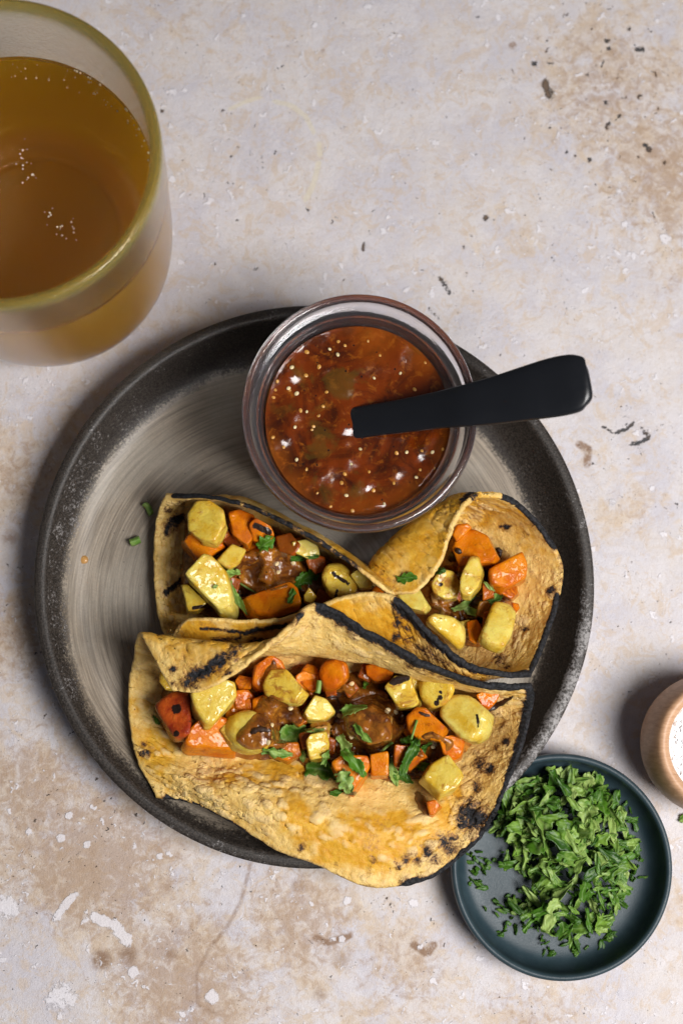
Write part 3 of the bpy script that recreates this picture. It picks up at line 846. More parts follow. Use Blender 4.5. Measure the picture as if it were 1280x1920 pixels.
def chunk(kind, pg, zt, h, shift, label, where, char=(), sauce=0.0, brown=0.0, tilt=(0, 0), inset=.74, rnd=.09, seed=None):
    """a knife-cut cube seen from above: pg is its outline in the photograph at its widest"""
    if not label.startswith('stained'):
        w = label.split(); ANCH.append((np.mean(pg, 0), ' '.join(w[:9] if w[8] not in ('the', 'of', 'and', 'in', 'by', 'left', 'at', 'to', 'its', 'under') else w[:8]) if len(w) > 9 else label, where))
    name, mat = {'p': ('potato_cube', MP), 'o': ('sweet_potato_cube', MO), 'r': ('roasted_pepper_chunk', MRD)}[kind]
    pg = np.array(pg, float); c = pg.mean(0); pg = c + (pg - c) * 1.07
    s = seed if seed is not None else int(c[0] * 7 + c[1])
    rr = np.random.default_rng(s)
    rings = []
    rt = rr.uniform(-.42, .42, 2)
    for k, zz, sh in ((.87 if inset == .74 else inset, zt, 1.0), (1.0, zt - .5 * h, -.1), (.9, zt - h, -.3)):
        q = c + (pg - c) * k + np.array(shift) * sh + rr.normal(0, .9, pg.shape)
        P = W(q[:, 0], q[:, 1], np.full(len(q), zz))
        P[:, 2] += ((q[:, 0] - c[0]) * (tilt[0] + rt[0]) + (q[:, 1] - c[1]) * (tilt[1] + rt[1])) * .02
        rings.append(P)
    V = np.vstack(rings)
    bm = bmesh.new()
    for v in V: bm.verts.new(v)
    r = bmesh.ops.convex_hull(bm, input=bm.verts)
    dead = list({g for g in r['geom_interior'] + r['geom_unused'] if isinstance(g, bmesh.types.BMVert) and g.is_valid})
    if dead: bmesh.ops.delete(bm, geom=dead, context='VERTS')
    bmesh.ops.dissolve_limit(bm, angle_limit=R(24), verts=bm.verts, edges=bm.edges)
    sc = min(np.ptp(pg[:, 0]), np.ptp(pg[:, 1])) / 60
    bmesh.ops.bevel(bm, geom=list(bm.edges), offset=rnd * min(1.2, max(.4, sc)), offset_type='OFFSET', segments=3, profile=.6, affect='EDGES', clamp_overlap=True)
    bmesh.ops.triangulate(bm, faces=bm.faces)
    for _ in range(4):
        ed = [e for e in bm.edges if e.calc_length() > .18]
        if not ed: break
        bmesh.ops.subdivide_edges(bm, edges=ed, cuts=1)
        bmesh.ops.triangulate(bm, faces=[f for f in bm.faces if len(f.verts) > 3])
    for _ in range(1): bmesh.ops.smooth_vert(bm, verts=bm.verts, factor=.5, use_axis_x=True, use_axis_y=True, use_axis_z=True)
    bm.normal_update()
    V = np.array([v.co[:] for v in bm.verts]); N = np.array([v.normal[:] for v in bm.verts])
    V = V + N * (.01 + .05 * vnoise(V, 1.1, s, 2) + .016 * vnoise(V, 5, s + 1))[:, None]
    Fc = [[v.index for v in f.verts] for f in bm.faces]
    bm.free()
    Q = proj(V)
    ca = near_seg(Q, list(char)) if char else np.zeros(len(V))
    org = V.mean(0); org[2] = V[:, 2].min()
    wh = {'C': 'vegetable pieces filling the front taco', 'A': 'vegetable pieces filling the left back taco', 'B': 'vegetable pieces filling the right back taco'}[where]
    cat = {'p': 'potato piece', 'o': 'sweet potato piece', 'r': 'roasted pepper piece'}[kind]
    rooted(name, V, Fc, mat, org, label, cat, wh, attrs=dict(char=ca, sauce=np.full(len(V), sauce), brown=np.full(len(V), brown)))
    COLL.append(('chunk', V, Fc))


# front taco
chunk('r', [(284, 1322), (320, 1300), (356, 1298), (366, 1340), (360, 1385), (325, 1390), (296, 1355)], 3.5, 1.3, (2, -4), 'dark red roasted chunk with black spots at the far left of the front taco', 'C', B((331, 1329, 11), (330, 1375, 9, .8), (288, 1335, 5, .8)), rnd=.16)
chunk('p', [(352, 1294), (400, 1276), (440, 1282), (445, 1312), (396, 1366), (380, 1366), (360, 1338)], 4.4, 1.4, (3, -8), 'pale yellow cube just below the folded flap, left of the front taco', 'C', tilt=(.2, .3))
chunk('o', [(343, 1402), (352, 1375), (378, 1352), (425, 1355), (445, 1398), (440, 1420), (395, 1419), (350, 1412)], 3.5, 1.5, (3, -12), 'bright orange wedge below the pale cube at the lower left of the front taco', 'C')
chunk('o', [(425, 1320), (470, 1308), (480, 1345), (448, 1362), (422, 1350)], 3.2, 1.2, (0, -3), 'small shaded orange piece behind the curved potato slice in the front taco', 'C', sauce=.4)
chunk('p', [(415, 1372), (432, 1340), (462, 1328), (500, 1345), (512, 1385), (495, 1412), (455, 1414), (428, 1400)], 4.0, 1.3, (8, -4), 'curved yellow slice with brown sauce on it, left of the large cilantro leaf', 'C', sauce=.15, rnd=.2)
chunk('o', [(468, 1288), (476, 1250), (505, 1228), (532, 1242), (540, 1268), (505, 1300), (480, 1300)], 4.0, 1.3, (2, -5), 'glazed orange piece tucked under the fold above the yellow block in the front taco', 'C', sauce=.3)
chunk('p', [(492, 1290), (510, 1258), (540, 1255), (577, 1300), (562, 1322), (540, 1325), (498, 1308)], 4.6, 1.3, (-4, -6), 'yellow block with brown lower edge, left of the green stalk in the front taco', 'C', brown=.3)
chunk('o', [(552, 1268), (570, 1258), (592, 1268), (590, 1298), (572, 1300), (556, 1288)], 3.6, 1.0, (0, -3), 'small dim orange piece just left of the green stalk in the front taco', 'C', sauce=.35)
chunk('o', [(595, 1262), (606, 1242), (632, 1236), (652, 1245), (655, 1278), (632, 1298), (604, 1300)], 4.3, 1.3, (0, -4), 'round glossy orange piece just right of the green stalk in the front taco', 'C', sauce=.15, rnd=.22)
chunk('o', [(682, 1248), (715, 1242), (740, 1255), (732, 1278), (705, 1284), (686, 1270)], 3.9, 1.1, (0, -3), 'shaded orange piece deepest under the black edge of the front taco', 'C', sauce=.35)
chunk('p', [(566, 1340), (590, 1304), (612, 1312), (630, 1340), (612, 1354), (575, 1356)], 4.0, 1.2, (0, -4), 'dull greenish yellow piece between the two brown sauce mounds of the front taco', 'C', sauce=.25)
chunk('p', [(570, 1392), (580, 1378), (612, 1374), (620, 1400), (615, 1428), (580, 1430)], 3.8, 1.3, (0, -4), 'yellow cube half under cilantro below the middle of the front taco', 'C', sauce=.12)
chunk('p', [(720, 1292), (742, 1268), (772, 1268), (792, 1322), (778, 1332), (748, 1332)], 4.6, 1.3, (-4, -4), 'yellow cube with a charred black top corner in the front taco', 'C', [(735, 1278, 762, 1270, 8, 1.1)], brown=.2)
chunk('p', [(760, 1256), (788, 1258), (798, 1280), (785, 1302), (762, 1290)], 3.9, 1.1, (0, -3), 'small yellow piece wedged behind the two potato cubes under the black fold', 'C')
chunk('p', [(784, 1275), (805, 1264), (848, 1282), (850, 1305), (835, 1332), (805, 1336), (784, 1312)], 4.5, 1.4, (2, -6), 'rounded pale yellow piece with one dark brown blotch in the front taco', 'C', B((825, 1308, 7, 1), (818, 1318, 7, 1), (826, 1298, 4, 1)), rnd=.2)
chunk('p', [(824, 1345), (836, 1318), (858, 1302), (890, 1306), (922, 1340), (915, 1380), (890, 1396), (866, 1393), (838, 1368)], 4.7, 1.5, (-8, -8), 'largest glossy yellow potato block at the right of the front taco', 'C', [(893, 1338, 897, 1362, 4, .8)], rnd=.2, tilt=(-.2, .1))
chunk('o', [(888, 1306), (905, 1296), (938, 1294), (930, 1318), (915, 1334), (898, 1325)], 4.0, 1.0, (2, -3), 'small orange tip at the far right end of the front taco', 'C')
chunk('o', [(762, 1348), (778, 1330), (800, 1330), (838, 1368), (826, 1392), (785, 1392), (765, 1375)], 4.5, 1.4, (-2, -5), 'orange block under shiny sauce, left of the largest potato block', 'C', sauce=.1)
chunk('o', [(820, 1388), (845, 1380), (872, 1394), (868, 1425), (850, 1432), (828, 1418)], 4.0, 1.2, (0, -5), 'orange cube below the largest potato block of the front taco', 'C')
chunk('p', [(785, 1465), (800, 1440), (838, 1420), (866, 1466), (850, 1488), (822, 1501), (800, 1488)], 4.2, 1.5, (6, -10), 'clean yellow cube lowest on the right of the front taco', 'C', tilt=(.2, .2))
chunk('o', [(618, 1436), (640, 1420), (690, 1424), (697, 1445), (688, 1468), (664, 1492), (648, 1486), (628, 1460)], 3.9, 1.4, (0, -8), 'orange cube under the curled cilantro at the lowest edge of the front filling', 'C', [(650, 1488, 668, 1488, 5, .8)])
chunk('o', [(692, 1418), (728, 1412), (732, 1440), (728, 1460), (694, 1462)], 3.9, 1.3, (0, -5), 'orange cube between the curled cilantro and the long cilantro leaf', 'C', sauce=.1)
chunk('o', [(798, 1505), (815, 1500), (827, 1512), (812, 1533), (805, 1530)], 3.6, .6, (0, -2), 'tiny orange tip under the clean yellow cube of the front taco', 'C', rnd=.08)
chunk('p', [(300, 1262), (322, 1268), (330, 1296), (312, 1296), (300, 1280)], 3.4, 1.0, (0, -3), 'sliver of potato peeping out under the flap at the left end of the front taco', 'C', brown=.2)
chunk('p', [(640, 1330), (700, 1318), (740, 1345), (735, 1390), (690, 1402), (648, 1380)], 4.2, 1.3, (0, -3), 'potato piece buried under the large middle sauce mound of the front taco', 'C', sauce=.8)
chunk('o', [(735, 1395), (780, 1400), (795, 1430), (770, 1452), (738, 1440)], 3.9, 1.1, (0, -3), 'orange piece mostly hidden by the long cilantro leaf of the front taco', 'C', sauce=.5)
chunk('o', [(500, 1395), (560, 1392), (566, 1420), (540, 1432), (505, 1420)], 3.5, 1.0, (0, -3), 'dark glazed orange piece under the large cilantro leaf of the front taco', 'C', sauce=.6)
# left back taco
chunk('p', [(350, 968), (368, 941), (395, 942), (424, 962), (426, 990), (408, 1026), (380, 1022), (352, 1002)], 4.2, 1.5, (-3, -6), 'large pale yellow cube at the top left of the left back taco', 'A', brown=.15)
chunk('o', [(336, 1020), (350, 1005), (400, 1010), (422, 1030), (395, 1050), (374, 1062)], 3.5, 1.3, (2, -6), 'orange wedge under the pale cube at the top left of the left back taco', 'A')
chunk('o', [(426, 962), (450, 955), (478, 966), (476, 1015), (468, 1030), (436, 1010)], 4.0, 1.4, (0, -4), 'dark orange block right of the pale cube in the left back taco', 'A', sauce=.4)
chunk('o', [(464, 985), (478, 972), (508, 990), (515, 1010), (500, 1025), (472, 1018)], 4.2, 1.0, (0, -4), 'orange piece with blackened top deep in the left back taco', 'A', [(478, 985, 505, 998, 7, 1)], sauce=.35)
chunk('p', [(405, 1055), (434, 1018), (462, 1030), (450, 1060), (430, 1072)], 3.8, 1.2, (0, -3), 'narrow yellow piece behind the brown sauce in the left back taco', 'A')
chunk('p', [(350, 1090), (388, 1048), (405, 1052), (432, 1082), (446, 1128), (440, 1158), (415, 1156)], 4.4, 1.5, (-8, -14), 'biggest golden diamond-shaped cube in the left back taco', 'A', tilt=(.1, -.2))
chunk('p', [(338, 1095), (352, 1096), (392, 1136), (372, 1150), (352, 1150), (344, 1128)], 3.4, 1.3, (0, -3), 'yellow piece tucked left under the golden diamond-shaped cube', 'A', [(362, 1140, 390, 1136, 4, 1)])
chunk('o', [(448, 1128), (490, 1110), (540, 1096), (556, 1110), (562, 1140), (505, 1163), (470, 1160)], 4.2, 1.4, (6, -10), 'large orange wedge at the lower middle of the left back taco', 'A', tilt=(-.1, .2))
chunk('p', [(545, 1020), (572, 1014), (598, 1025), (600, 1045), (578, 1052), (550, 1040)], 3.7, 1.0, (0, -3), 'pale grey-yellow piece in shadow under the upper fold of the left back taco', 'A')
chunk('p', [(598, 1085), (612, 1060), (640, 1055), (668, 1080), (672, 1108), (650, 1128), (618, 1124)], 4.3, 1.3, (0, -4), 'rounded yellow slice with two dark streaks in the left back taco', 'A', [(625, 1076, 652, 1094, 3.5, 1.2), (633, 1106, 630, 1120, 4, .9)], rnd=.2)
chunk('p', [(655, 1080), (668, 1070), (700, 1088), (698, 1104), (675, 1106)], 4.2, 1.0, (0, -2), 'flat yellow piece under the tip of the left back taco', 'A')
chunk('o', [(696, 1108), (706, 1098), (722, 1106), (722, 1118), (702, 1118)], 3.9, .7, (0, -1), 'tiny orange corner where the two back tacos meet', 'A')
chunk('p', [(568, 1118), (580, 1104), (592, 1120), (585, 1134), (570, 1132)], 4.2, .9, (0, -2), 'little yellow sliver right of the large orange wedge', 'A')
chunk('o', [(515, 1005), (545, 1000), (565, 1025), (550, 1045), (520, 1035)], 3.8, 1.0, (0, -2), 'sauce-dark piece behind the sauce mound of the left back taco', 'A', sauce=.9)
chunk('o', [(585, 1040), (610, 1045), (612, 1070), (590, 1080), (572, 1060)], 3.5, 1.0, (0, -2), 'sauce-dark piece left of the rounded streaked slice', 'A', sauce=.9)
# right back taco
chunk('o', [(848, 1003), (855, 988), (875, 982), (884, 992), (870, 1008), (855, 1018)], 4.3, .9, (0, -2), 'small orange piece highest in the right back taco by its flap', 'B')
chunk('o', [(848, 1030), (862, 1005), (890, 994), (918, 1008), (934, 1048), (925, 1062), (900, 1068), (862, 1070)], 4.3, 1.5, (-4, -6), 'orange block with a dark tip above the upright potato slice', 'B', B((936, 1034, 6)))
chunk('o', [(910, 1075), (925, 1060), (978, 1038), (990, 1062), (986, 1092), (940, 1114), (915, 1104)], 4.3, 1.5, (4, -8), 'large bright orange cube at the right of the right back taco', 'B', tilt=(.1, .1))
chunk('p', [(862, 1110), (866, 1078), (884, 1042), (900, 1045), (909, 1075), (900, 1105), (882, 1124), (866, 1122)], 4.8, 1.2, (-3, -4), 'upright glossy yellow slice in the middle of the right back taco', 'B', rnd=.2, brown=.15)
chunk('p', [(805, 1100), (822, 1070), (850, 1075), (868, 1100), (858, 1125), (835, 1130), (812, 1118)], 4.1, 1.2, (0, -4), 'browned potato piece left of the upright slice in the right back taco', 'B', B((826, 1096, 5)), brown=.5)
chunk('p', [(742, 1118), (762, 1104), (788, 1106), (806, 1140), (796, 1153), (768, 1146)], 4.5, 1.2, (-2, -5), 'yellow cube half under the orange flap, leftmost in the right back taco', 'B')
chunk('p', [(790, 1168), (805, 1150), (850, 1160), (874, 1180), (877, 1208), (864, 1224), (840, 1205)], 4.2, 1.4, (2, -4), 'glossy yellow block touching the thick black edge of the right back taco', 'B', rnd=.2)
chunk('p', [(893, 1200), (908, 1150), (925, 1126), (958, 1134), (969, 1150), (955, 1205), (938, 1225), (905, 1214)], 4.4, 1.5, (4, -6), 'big upright yellow block lowest on the right of the right back taco', 'B', rnd=.18)
chunk('o', [(872, 1165), (895, 1160), (905, 1180), (892, 1212), (876, 1205)], 3.6, 1.2, (0, -2), 'dim orange piece between the two lowest yellow blocks of the right back taco', 'B', sauce=.2)
chunk('o', [(905, 1092), (925, 1098), (925, 1122), (905, 1128)], 3.8, .9, (0, -2), 'brown-orange scrap under the cilantro in the right back taco', 'B', sauce=.6)
chunk('o', [(958, 1130), (972, 1132), (974, 1142), (962, 1150)], 3.5, .6, (0, 0), 'orange crumb right of the big upright yellow block', 'B', rnd=.06)


def scraps(pg, n, zr, where, label, sd0):
    rr = np.random.default_rng(sd0); pg = np.array(pg, float); lo, hi = pg.min(0), pg.max(0); k = 0
    while k < n:
        q = rr.uniform(lo, hi)
        if inpoly(q[None], pg)[0] < 14: continue
        m = rr.integers(4, 6); a = np.sort(rr.uniform(0, 6.28, 1) + np.arange(m) * 6.28 / m + rr.normal(0, .2, m)); r = rr.uniform(17, 29)
        kd = 'opoo'[rr.integers(0, 4)]
        near = min((a for a in ANCH if a[2] == where), key=lambda a: (a[0][0] - q[0]) ** 2 + (a[0][1] - q[1]) ** 2)
        label = 'stained %s scrap %s the %s' % ({'o': 'orange', 'p': 'yellow'}[kd], ('left of', 'right of', 'above', 'below')[(0 if q[0] < near[0][0] else 1) if abs(q[0] - near[0][0]) > abs(q[1] - near[0][1]) else (2 if q[1] < near[0][1] else 3)], near[1])
        k += 1
        if label in USED: continue
        USED.add(label)
        chunk(kd, np.stack([q[0] + r * np.cos(a), q[1] + r * np.sin(a)], -1), rr.uniform(*zr), 1.1, (0, -4), label, where, sauce=float(rr.choice([.1, .35, .6, .8])), brown=.4, seed=int(sd0 * 100 + k))


scraps([(310, 1310), (430, 1270), (560, 1240), (700, 1250), (830, 1290), (900, 1320), (860, 1420), (740, 1465), (640, 1455), (520, 1420), (340, 1390)], 42, (3.0, 3.7), 'C', 'sauce-stained scrap wedged deep between the cubes of the front taco', 5)
scraps([(350, 970), (480, 975), (580, 1030), (700, 1105), (680, 1130), (500, 1160), (360, 1150), (345, 1030)], 22, (2.9, 3.5), 'A', 'sauce-stained scrap wedged deep between the cubes of the left back taco', 6)
scraps([(840, 995), (880, 990), (930, 1030), (975, 1060), (970, 1130), (930, 1210), (860, 1205), (760, 1130), (820, 1060)], 14, (2.8, 3.4), 'B', 'sauce-stained scrap wedged deep between the cubes of the right back taco', 7)


def sliver(name, pts, w, zoff, mat, label, cat, group):
    """a thin curved strip of onion or char lying on the pieces"""
    pts = chaikin(np.array(pts, float), 2)
    n = len(pts); C = []
    for q in pts:
        h, _ = hit(q[0], q[1], ('tortilla', 'chunk', 'bed', 'dollop'))
        C.append(h if h is not None else W(q[0], q[1], 3))
    C = np.array(C); C[:, 2] = np.convolve(np.pad(C[:, 2], 2, 'edge'), np.ones(5) / 5, 'valid') + zoff
    V = []; Fc = []; k = 8
    for i in range(n):
        t = C[min(i + 1, n - 1)] - C[max(i - 1, 0)]; t /= np.linalg.norm(t) + 1e-9
        s = np.cross(t, [0, 0, 1]); s /= np.linalg.norm(s) + 1e-9; u = np.cross(s, t)
        ww = w * S / S * max(.12, math.sin(math.pi * (i + .6) / (n + .2)) ** .6) * (1 + .25 * math.sin(i * 2.3))
        for j in range(k):
            a = 2 * math.pi * j / k
            V.append(C[i] + s * ww * math.cos(a) + u * .4 * ww * math.sin(a))
    for i in range(n - 1):
        for j in range(k):
            Fc.append([i * k + j, i * k + (j + 1) % k, (i + 1) * k + (j + 1) % k, (i + 1) * k + j])
    Fc.append(list(range(k))[::-1]); Fc.append([(n - 1) * k + j for j in range(k)])
    V = np.array(V); org = V.mean(0)
    return rooted(name, V, Fc, mat, org, label, cat, group)


# ------------------------------------------------------------------ sauce mounds
def dollop(pg, T, label, seed, group='brown sauce mounds on the tacos'):
    pg = chaikin(np.array(pg, float), 2, True)
    lo, hi = pg.min(0) - 4, pg.max(0) + 4; st = 2.2
    X, Y = np.meshgrid(np.arange(lo[0], hi[0], st), np.arange(lo[1], hi[1], st), indexing='ij')
    Q = np.stack([X, Y], -1).reshape(-1, 2)
    sd = inpoly(Q, pg).reshape(X.shape) + 3.5 * vnoise(np.stack([X, Y, 0 * X], -1), .07, seed, 2)
    Z = np.full(X.shape, np.nan)
    for i in range(X.shape[0]):
        for j in range(X.shape[1]):
            if sd[i, j] > -6:
                h, _ = hit(X[i, j], Y[i, j], ('chunk', 'bed', 'tortilla'))
                if h is not None: Z[i, j] = h[2]
    Z = np.where(np.isnan(Z), np.nanmin(Z), Z)
    low = Z.copy()
    for _ in range(14):      # the sauce bridges the gaps
        Zp = np.pad(Z, 1, 'edge')
        av = (Zp[:-2, 1:-1] + Zp[2:, 1:-1] + Zp[1:-1, :-2] + Zp[1:-1, 2:]) / 4
        Z = np.maximum(av, Z * .35 + av * .65 - .0)
    for _ in range(8):
        Zp = np.pad(Z, 1, 'edge'); Z = (Zp[:-2, 1:-1] + Zp[2:, 1:-1] + Zp[1:-1, :-2] + Zp[1:-1, 2:]) / 4
    Z = np.maximum(Z, low - .02) * .6 + Z * .4
    e = np.clip(sd / 14, 0, 1)
    P0 = W(X, Y, Z)
    z = Z - .06 + (.8 * T * np.sqrt(np.clip(e * (2 - e), 0, 1))) * (1 + .55 * vnoise(P0, 1.6, seed, 2)) + .07 * e * vnoise(P0, 4.0, seed + 4, 2)
    z = np.where(sd < 1, low - .08, z)
    P = W(X, Y, z)
    keep = sd > -1.5
    heightshell('sauce_mound', P, keep, np.full(X.shape, .25), MS, label, 'sauce', group, coll='dollop')


dollop([(470, 1345), (485, 1300), (510, 1300), (545, 1310), (570, 1335), (566, 1372), (545, 1400), (505, 1412), (470, 1410), (442, 1395), (440, 1370)], .32, 'glossy brown sauce mound beside the large cilantro leaf on the front taco', 11)
dollop([(630, 1345), (660, 1310), (690, 1300), (715, 1300), (745, 1318), (765, 1345), (758, 1380), (735, 1400), (705, 1425), (670, 1400), (625, 1395), (618, 1370)], .40, 'largest brown sauce mound in the middle of the front taco', 12)
dollop([(772, 1385), (800, 1368), (830, 1375), (852, 1385), (850, 1405), (825, 1425), (790, 1428), (765, 1410)], .24, 'shiny reddish sauce patch below the largest potato block', 13)
dollop([(440, 1060), (462, 1030), (500, 1020), (545, 1030), (568, 1055), (580, 1085), (545, 1100), (515, 1112), (475, 1115), (448, 1095)], .42, 'smooth brown sauce mound in the left back taco', 14)
dollop([(630, 1285), (660, 1280), (690, 1290), (720, 1290), (735, 1310), (700, 1330), (650, 1330), (628, 1310)], .22, 'dark sauce behind the largest mound on the front taco', 15)
dollop([(860, 1135), (885, 1128), (905, 1140), (905, 1158), (880, 1165), (862, 1155)], .15, 'small brown sauce blob under the cilantro of the right back taco', 16)
dollop([(505, 1235), (520, 1235), (520, 1265), (500, 1280), (488, 1270)], .12, 'dab of sauce on the glazed orange piece of the front taco', 17)

G1 = 'dark onion slivers among the filling'
sliver('onion_sliver', [(808, 1112), (818, 1135), (827, 1160)], .13, .1, MONION, 'pointed brown onion sliver between the two left potato cubes of the right back taco', 'onion piece', G1)
sliver('onion_sliver', [(915, 1332), (935, 1320), (960, 1305)], .11, .06, MCHAR, 'crisp dark sliver beside the orange tip at the far right of the front taco', 'onion piece', G1)
sliver('onion_sliver', [(782, 1485), (790, 1510), (803, 1528)], .18, .05, MONION, 'golden onion strip left of the tiny orange tip on the front taco', 'onion piece', G1)
sliver('onion_sliver', [(840, 1052), (850, 1042), (862, 1030)], .17, .1, MCHAR, 'black onion scrap beside the flap of the right back taco', 'onion piece', G1)
sliver('onion_sliver', [(928, 1030), (937, 1032), (935, 1044)], .1, .08, MCHAR, 'black crumb on the orange block of the right back taco', 'onion piece', G1)
sliver('onion_sliver', [(470, 1375), (485, 1366), (508, 1370)], .11, .02, MCHAR, 'black flake in the sauce mound left of the large cilantro leaf', 'onion piece', G1)
sliver('onion_sliver', [(750, 1445), (765, 1438), (785, 1448)], .13, .05, MCHAR, 'dark sliver under the long cilantro leaf', 'onion piece', G1)
sliver('onion_sliver', [(785, 1335), (797, 1341), (806, 1342)], .06, .02, MCHAR, 'dark thread on the sauced orange block', 'onion piece', G1)
sliver('onion_sliver', [(600, 1300), (612, 1304), (640, 1302)], .12, .05, MCHAR, 'dark strip below the round glossy orange piece', 'onion piece', G1)
sliver('onion_sliver', [(590, 1366), (605, 1366), (622, 1362)], .09, .06, MONION, 'reddish sliver right of the large cilantro leaf', 'onion piece', G1)

# ------------------------------------------------------------------ cilantro
def leafmesh(L, Wd, lobes=3, curl=.3, twist=0, stem=False, seed=0, th=.022, ns=22, nt=9, cut=True):
    """leaf lying in its own plane, length along x, thickness built in; returns V, F, vein"""
    r = np.random.default_rng(seed)
    s = np.linspace(0, 1, ns); t = np.linspace(-1, 1, nt)
    if stem: w = np.full(ns, 1.0)
    else:
        w = np.sin(np.pi * np.clip(s * .93 + .05, 0, 1)) ** .55
        w *= 1 - .38 * np.abs(np.sin(np.pi * lobes * s + r.uniform(0, 3))) ** 3
        w *= 1 + .10 * r.normal(0, 1, ns)
        if cut: w[0] = max(w[0], r.uniform(.4, .9)); w[1] = max(w[1], .7)
    asym = 1 + .25 * r.uniform(-1, 1) * np.sin(2 * np.pi * s)
    Sg, Tg = np.meshgrid(s, t, indexing='ij')
    ww = np.where(Tg > 0, (w * asym)[:, None], (w * (2 - asym))[:, None])
    x = (Sg - .5) * L * (1 - .10 * np.abs(Tg) ** 2 * r.uniform(-1, 1)); y = Tg * ww * Wd / 2
    x += .05 * L * np.sin(Tg * 7 + r.uniform(0, 6)) * np.abs(Tg) * (not stem)
    bend = r.uniform(-.3, .3) * L
    y += bend * (Sg - .5) ** 2
    z = curl * Wd * (Tg ** 2) * .5 * np.abs(ww) - curl * L * .35 * (Sg - .5) ** 2 + .04 * np.sin(Sg * 9 + Tg * 4 + r.uniform(0, 6)) * (not stem)
    if stem: z = -Wd * .45 * (Tg ** 2) + Wd * .2
    P = np.stack([x, y, z], -1)
    I = np.arange(ns * nt).reshape(ns, nt); n = ns * nt
    f = np.stack([I[:-1, :-1], I[1:, :-1], I[1:, 1:], I[:-1, 1:]], -1).reshape(-1, 4)
    lo = P.copy(); lo[..., 2] -= (Wd * .5 if stem else th)
    V = np.vstack([P.reshape(-1, 3), lo.reshape(-1, 3)])
    loop = [I[i, 0] for i in range(ns)] + [I[-1, j] for j in range(1, nt)] + [I[i, -1] for i in range(ns - 2, -1, -1)] + [I[0, j] for j in range(nt - 2, 0, -1)]
    side = [[loop[i], loop[i] + n, loop[(i + 1) % len(loop)] + n, loop[(i + 1) % len(loop)]] for i in range(len(loop))]
    vein = np.maximum(np.exp(-(Tg / .10) ** 2), .7 * np.exp(-((np.abs(((Sg - np.abs(Tg) * .25) * 5) % 1 - .5) - .0) / .10) ** 2) * (np.abs(Tg) < .85))
    return V, f.tolist() + f[:, ::-1].__add__(n).tolist() + side, np.concatenate([vein.ravel()] * 2)


def drape_leaf(px, py, L, Wd, ang, label, lobes=3, curl=.25, seed=0, stem=False, lift=.05, tilt=0.0, kinds=('tortilla', 'chunk', 'bed', 'dollop', 'plate'), group='cilantro pieces scattered over the tacos', name=None, z=None):
    V, Fc, vein = leafmesh(L, Wd, lobes, curl, seed=seed, stem=stem, ns=26 if not stem else 12, nt=11 if not stem else 7)
    a = R(ang); ca, sa = math.cos(a), math.sin(a)
    h0 = hit(px, py, kinds)[0] if z is None else W(px, py, z)
    if h0 is None: h0 = W(px, py, 3)
    x = V[:, 0] * ca - V[:, 1] * sa + h0[0]; y = V[:, 0] * sa + V[:, 1] * ca + h0[1]
    zz = np.full(len(V), h0[2])
    if z is None:
        t = bvh(kinds); half = len(V) // 2
        for i in range(half):
            base = np.array([x[i], y[i], h0[2]])
            d = base - CAM
            r = t.ray_cast(Vector(CAM), Vector(d))
            q = r[0][2] if r[0] is not None else h0[2]
            q = min(max(q, h0[2] - .22), h0[2] + .35)
            zz[i] = q; zz[i + half] = q
        if not stem:
            g = zz[:half].reshape(26, 11)
            for _ in range(5):
                gp = np.pad(g, 1, 'edge'); g = np.maximum(g, (gp[:-2, 1:-1] + gp[2:, 1:-1] + gp[1:-1, :-2] + gp[1:-1, 2:]) / 4)
            zz[:half] = g.ravel(); zz[half:] = g.ravel()
        else:
            zz[:] = zz.max() * .5 + zz.mean() * .5
    zv = V[:, 2] - min(0, V[:, 2].min())
    P = np.stack([x, y, zz + zv + lift + tilt * V[:, 0]], -1)
    org = P.mean(0); org[2] = P[:, 2].min()
    return rooted(name or ('cilantro_stalk' if stem else 'cilantro_leaf'), P, Fc, MSTEM if stem else ML, org, label, 'cilantro', group, attrs=dict(vein=vein))


# the plate as a rest for stray pieces
plV = np.array([W(x, y, .86) for x, y in ((60, 560), (1120, 560), (1120, 1640), (60, 1640))])
COLL.append(('plate', plV, [[0, 1, 2, 3]]))
drape_leaf(541, 1380, 1.5, .95, 30, 'large dark green cilantro leaf on the left sauce mound of the front taco', 2, seed=3)
drape_leaf(520, 1412, 1.15, .4, -8, 'small jagged cilantro leaf just below the large one on the front taco', 3, seed=4)
drape_leaf(663, 1328, .95, .42, 18, 'flat cilantro piece on the upper edge of the middle sauce mound', 1, seed=5)
drape_leaf(678, 1376, .9, .3, -45, 'narrow cilantro piece in the centre of the middle sauce mound', 2, seed=6)
drape_leaf(610, 1444, 1.55, .78, -12, 'broad flat cilantro leaf lowest left of the curled one on the front taco', 3, seed=7, curl=.1)
drape_leaf(648, 1466, .9, .7, -60, 'ragged cilantro leaf hanging off the lowest orange cube', 3, seed=8)
drape_leaf(648, 1405, 1.2, .5, -60, 'upper half of the curled pale cilantro bunch on the front taco', 3, seed=9, curl=.9, lift=.2)
drape_leaf(664, 1430, 1.3, .55, -50, 'lower half of the curled pale cilantro bunch on the front taco', 2, seed=10, curl=.8, lift=.25)
drape_leaf(765, 1420, 1.5, .55, 68, 'long smooth cilantro leaf standing at the right of the front taco', 1, seed=11, curl=.3, lift=.15)
drape_leaf(736, 1447, 1.15, .4, -75, 'dark narrow cilantro leaf left of the long smooth one', 1, seed=12)
drape_leaf(755, 1458, .9, .35, -25, 'cilantro scrap beneath the long smooth leaf', 2, seed=121)
drape_leaf(790, 1437, .8, .38, 8, 'cilantro tip right of the long smooth leaf on the shiny sauce patch', 2, seed=13)
drape_leaf(795, 1402, .7, .28, 35, 'small pale cilantro piece on the shiny sauce patch', 1, seed=14)
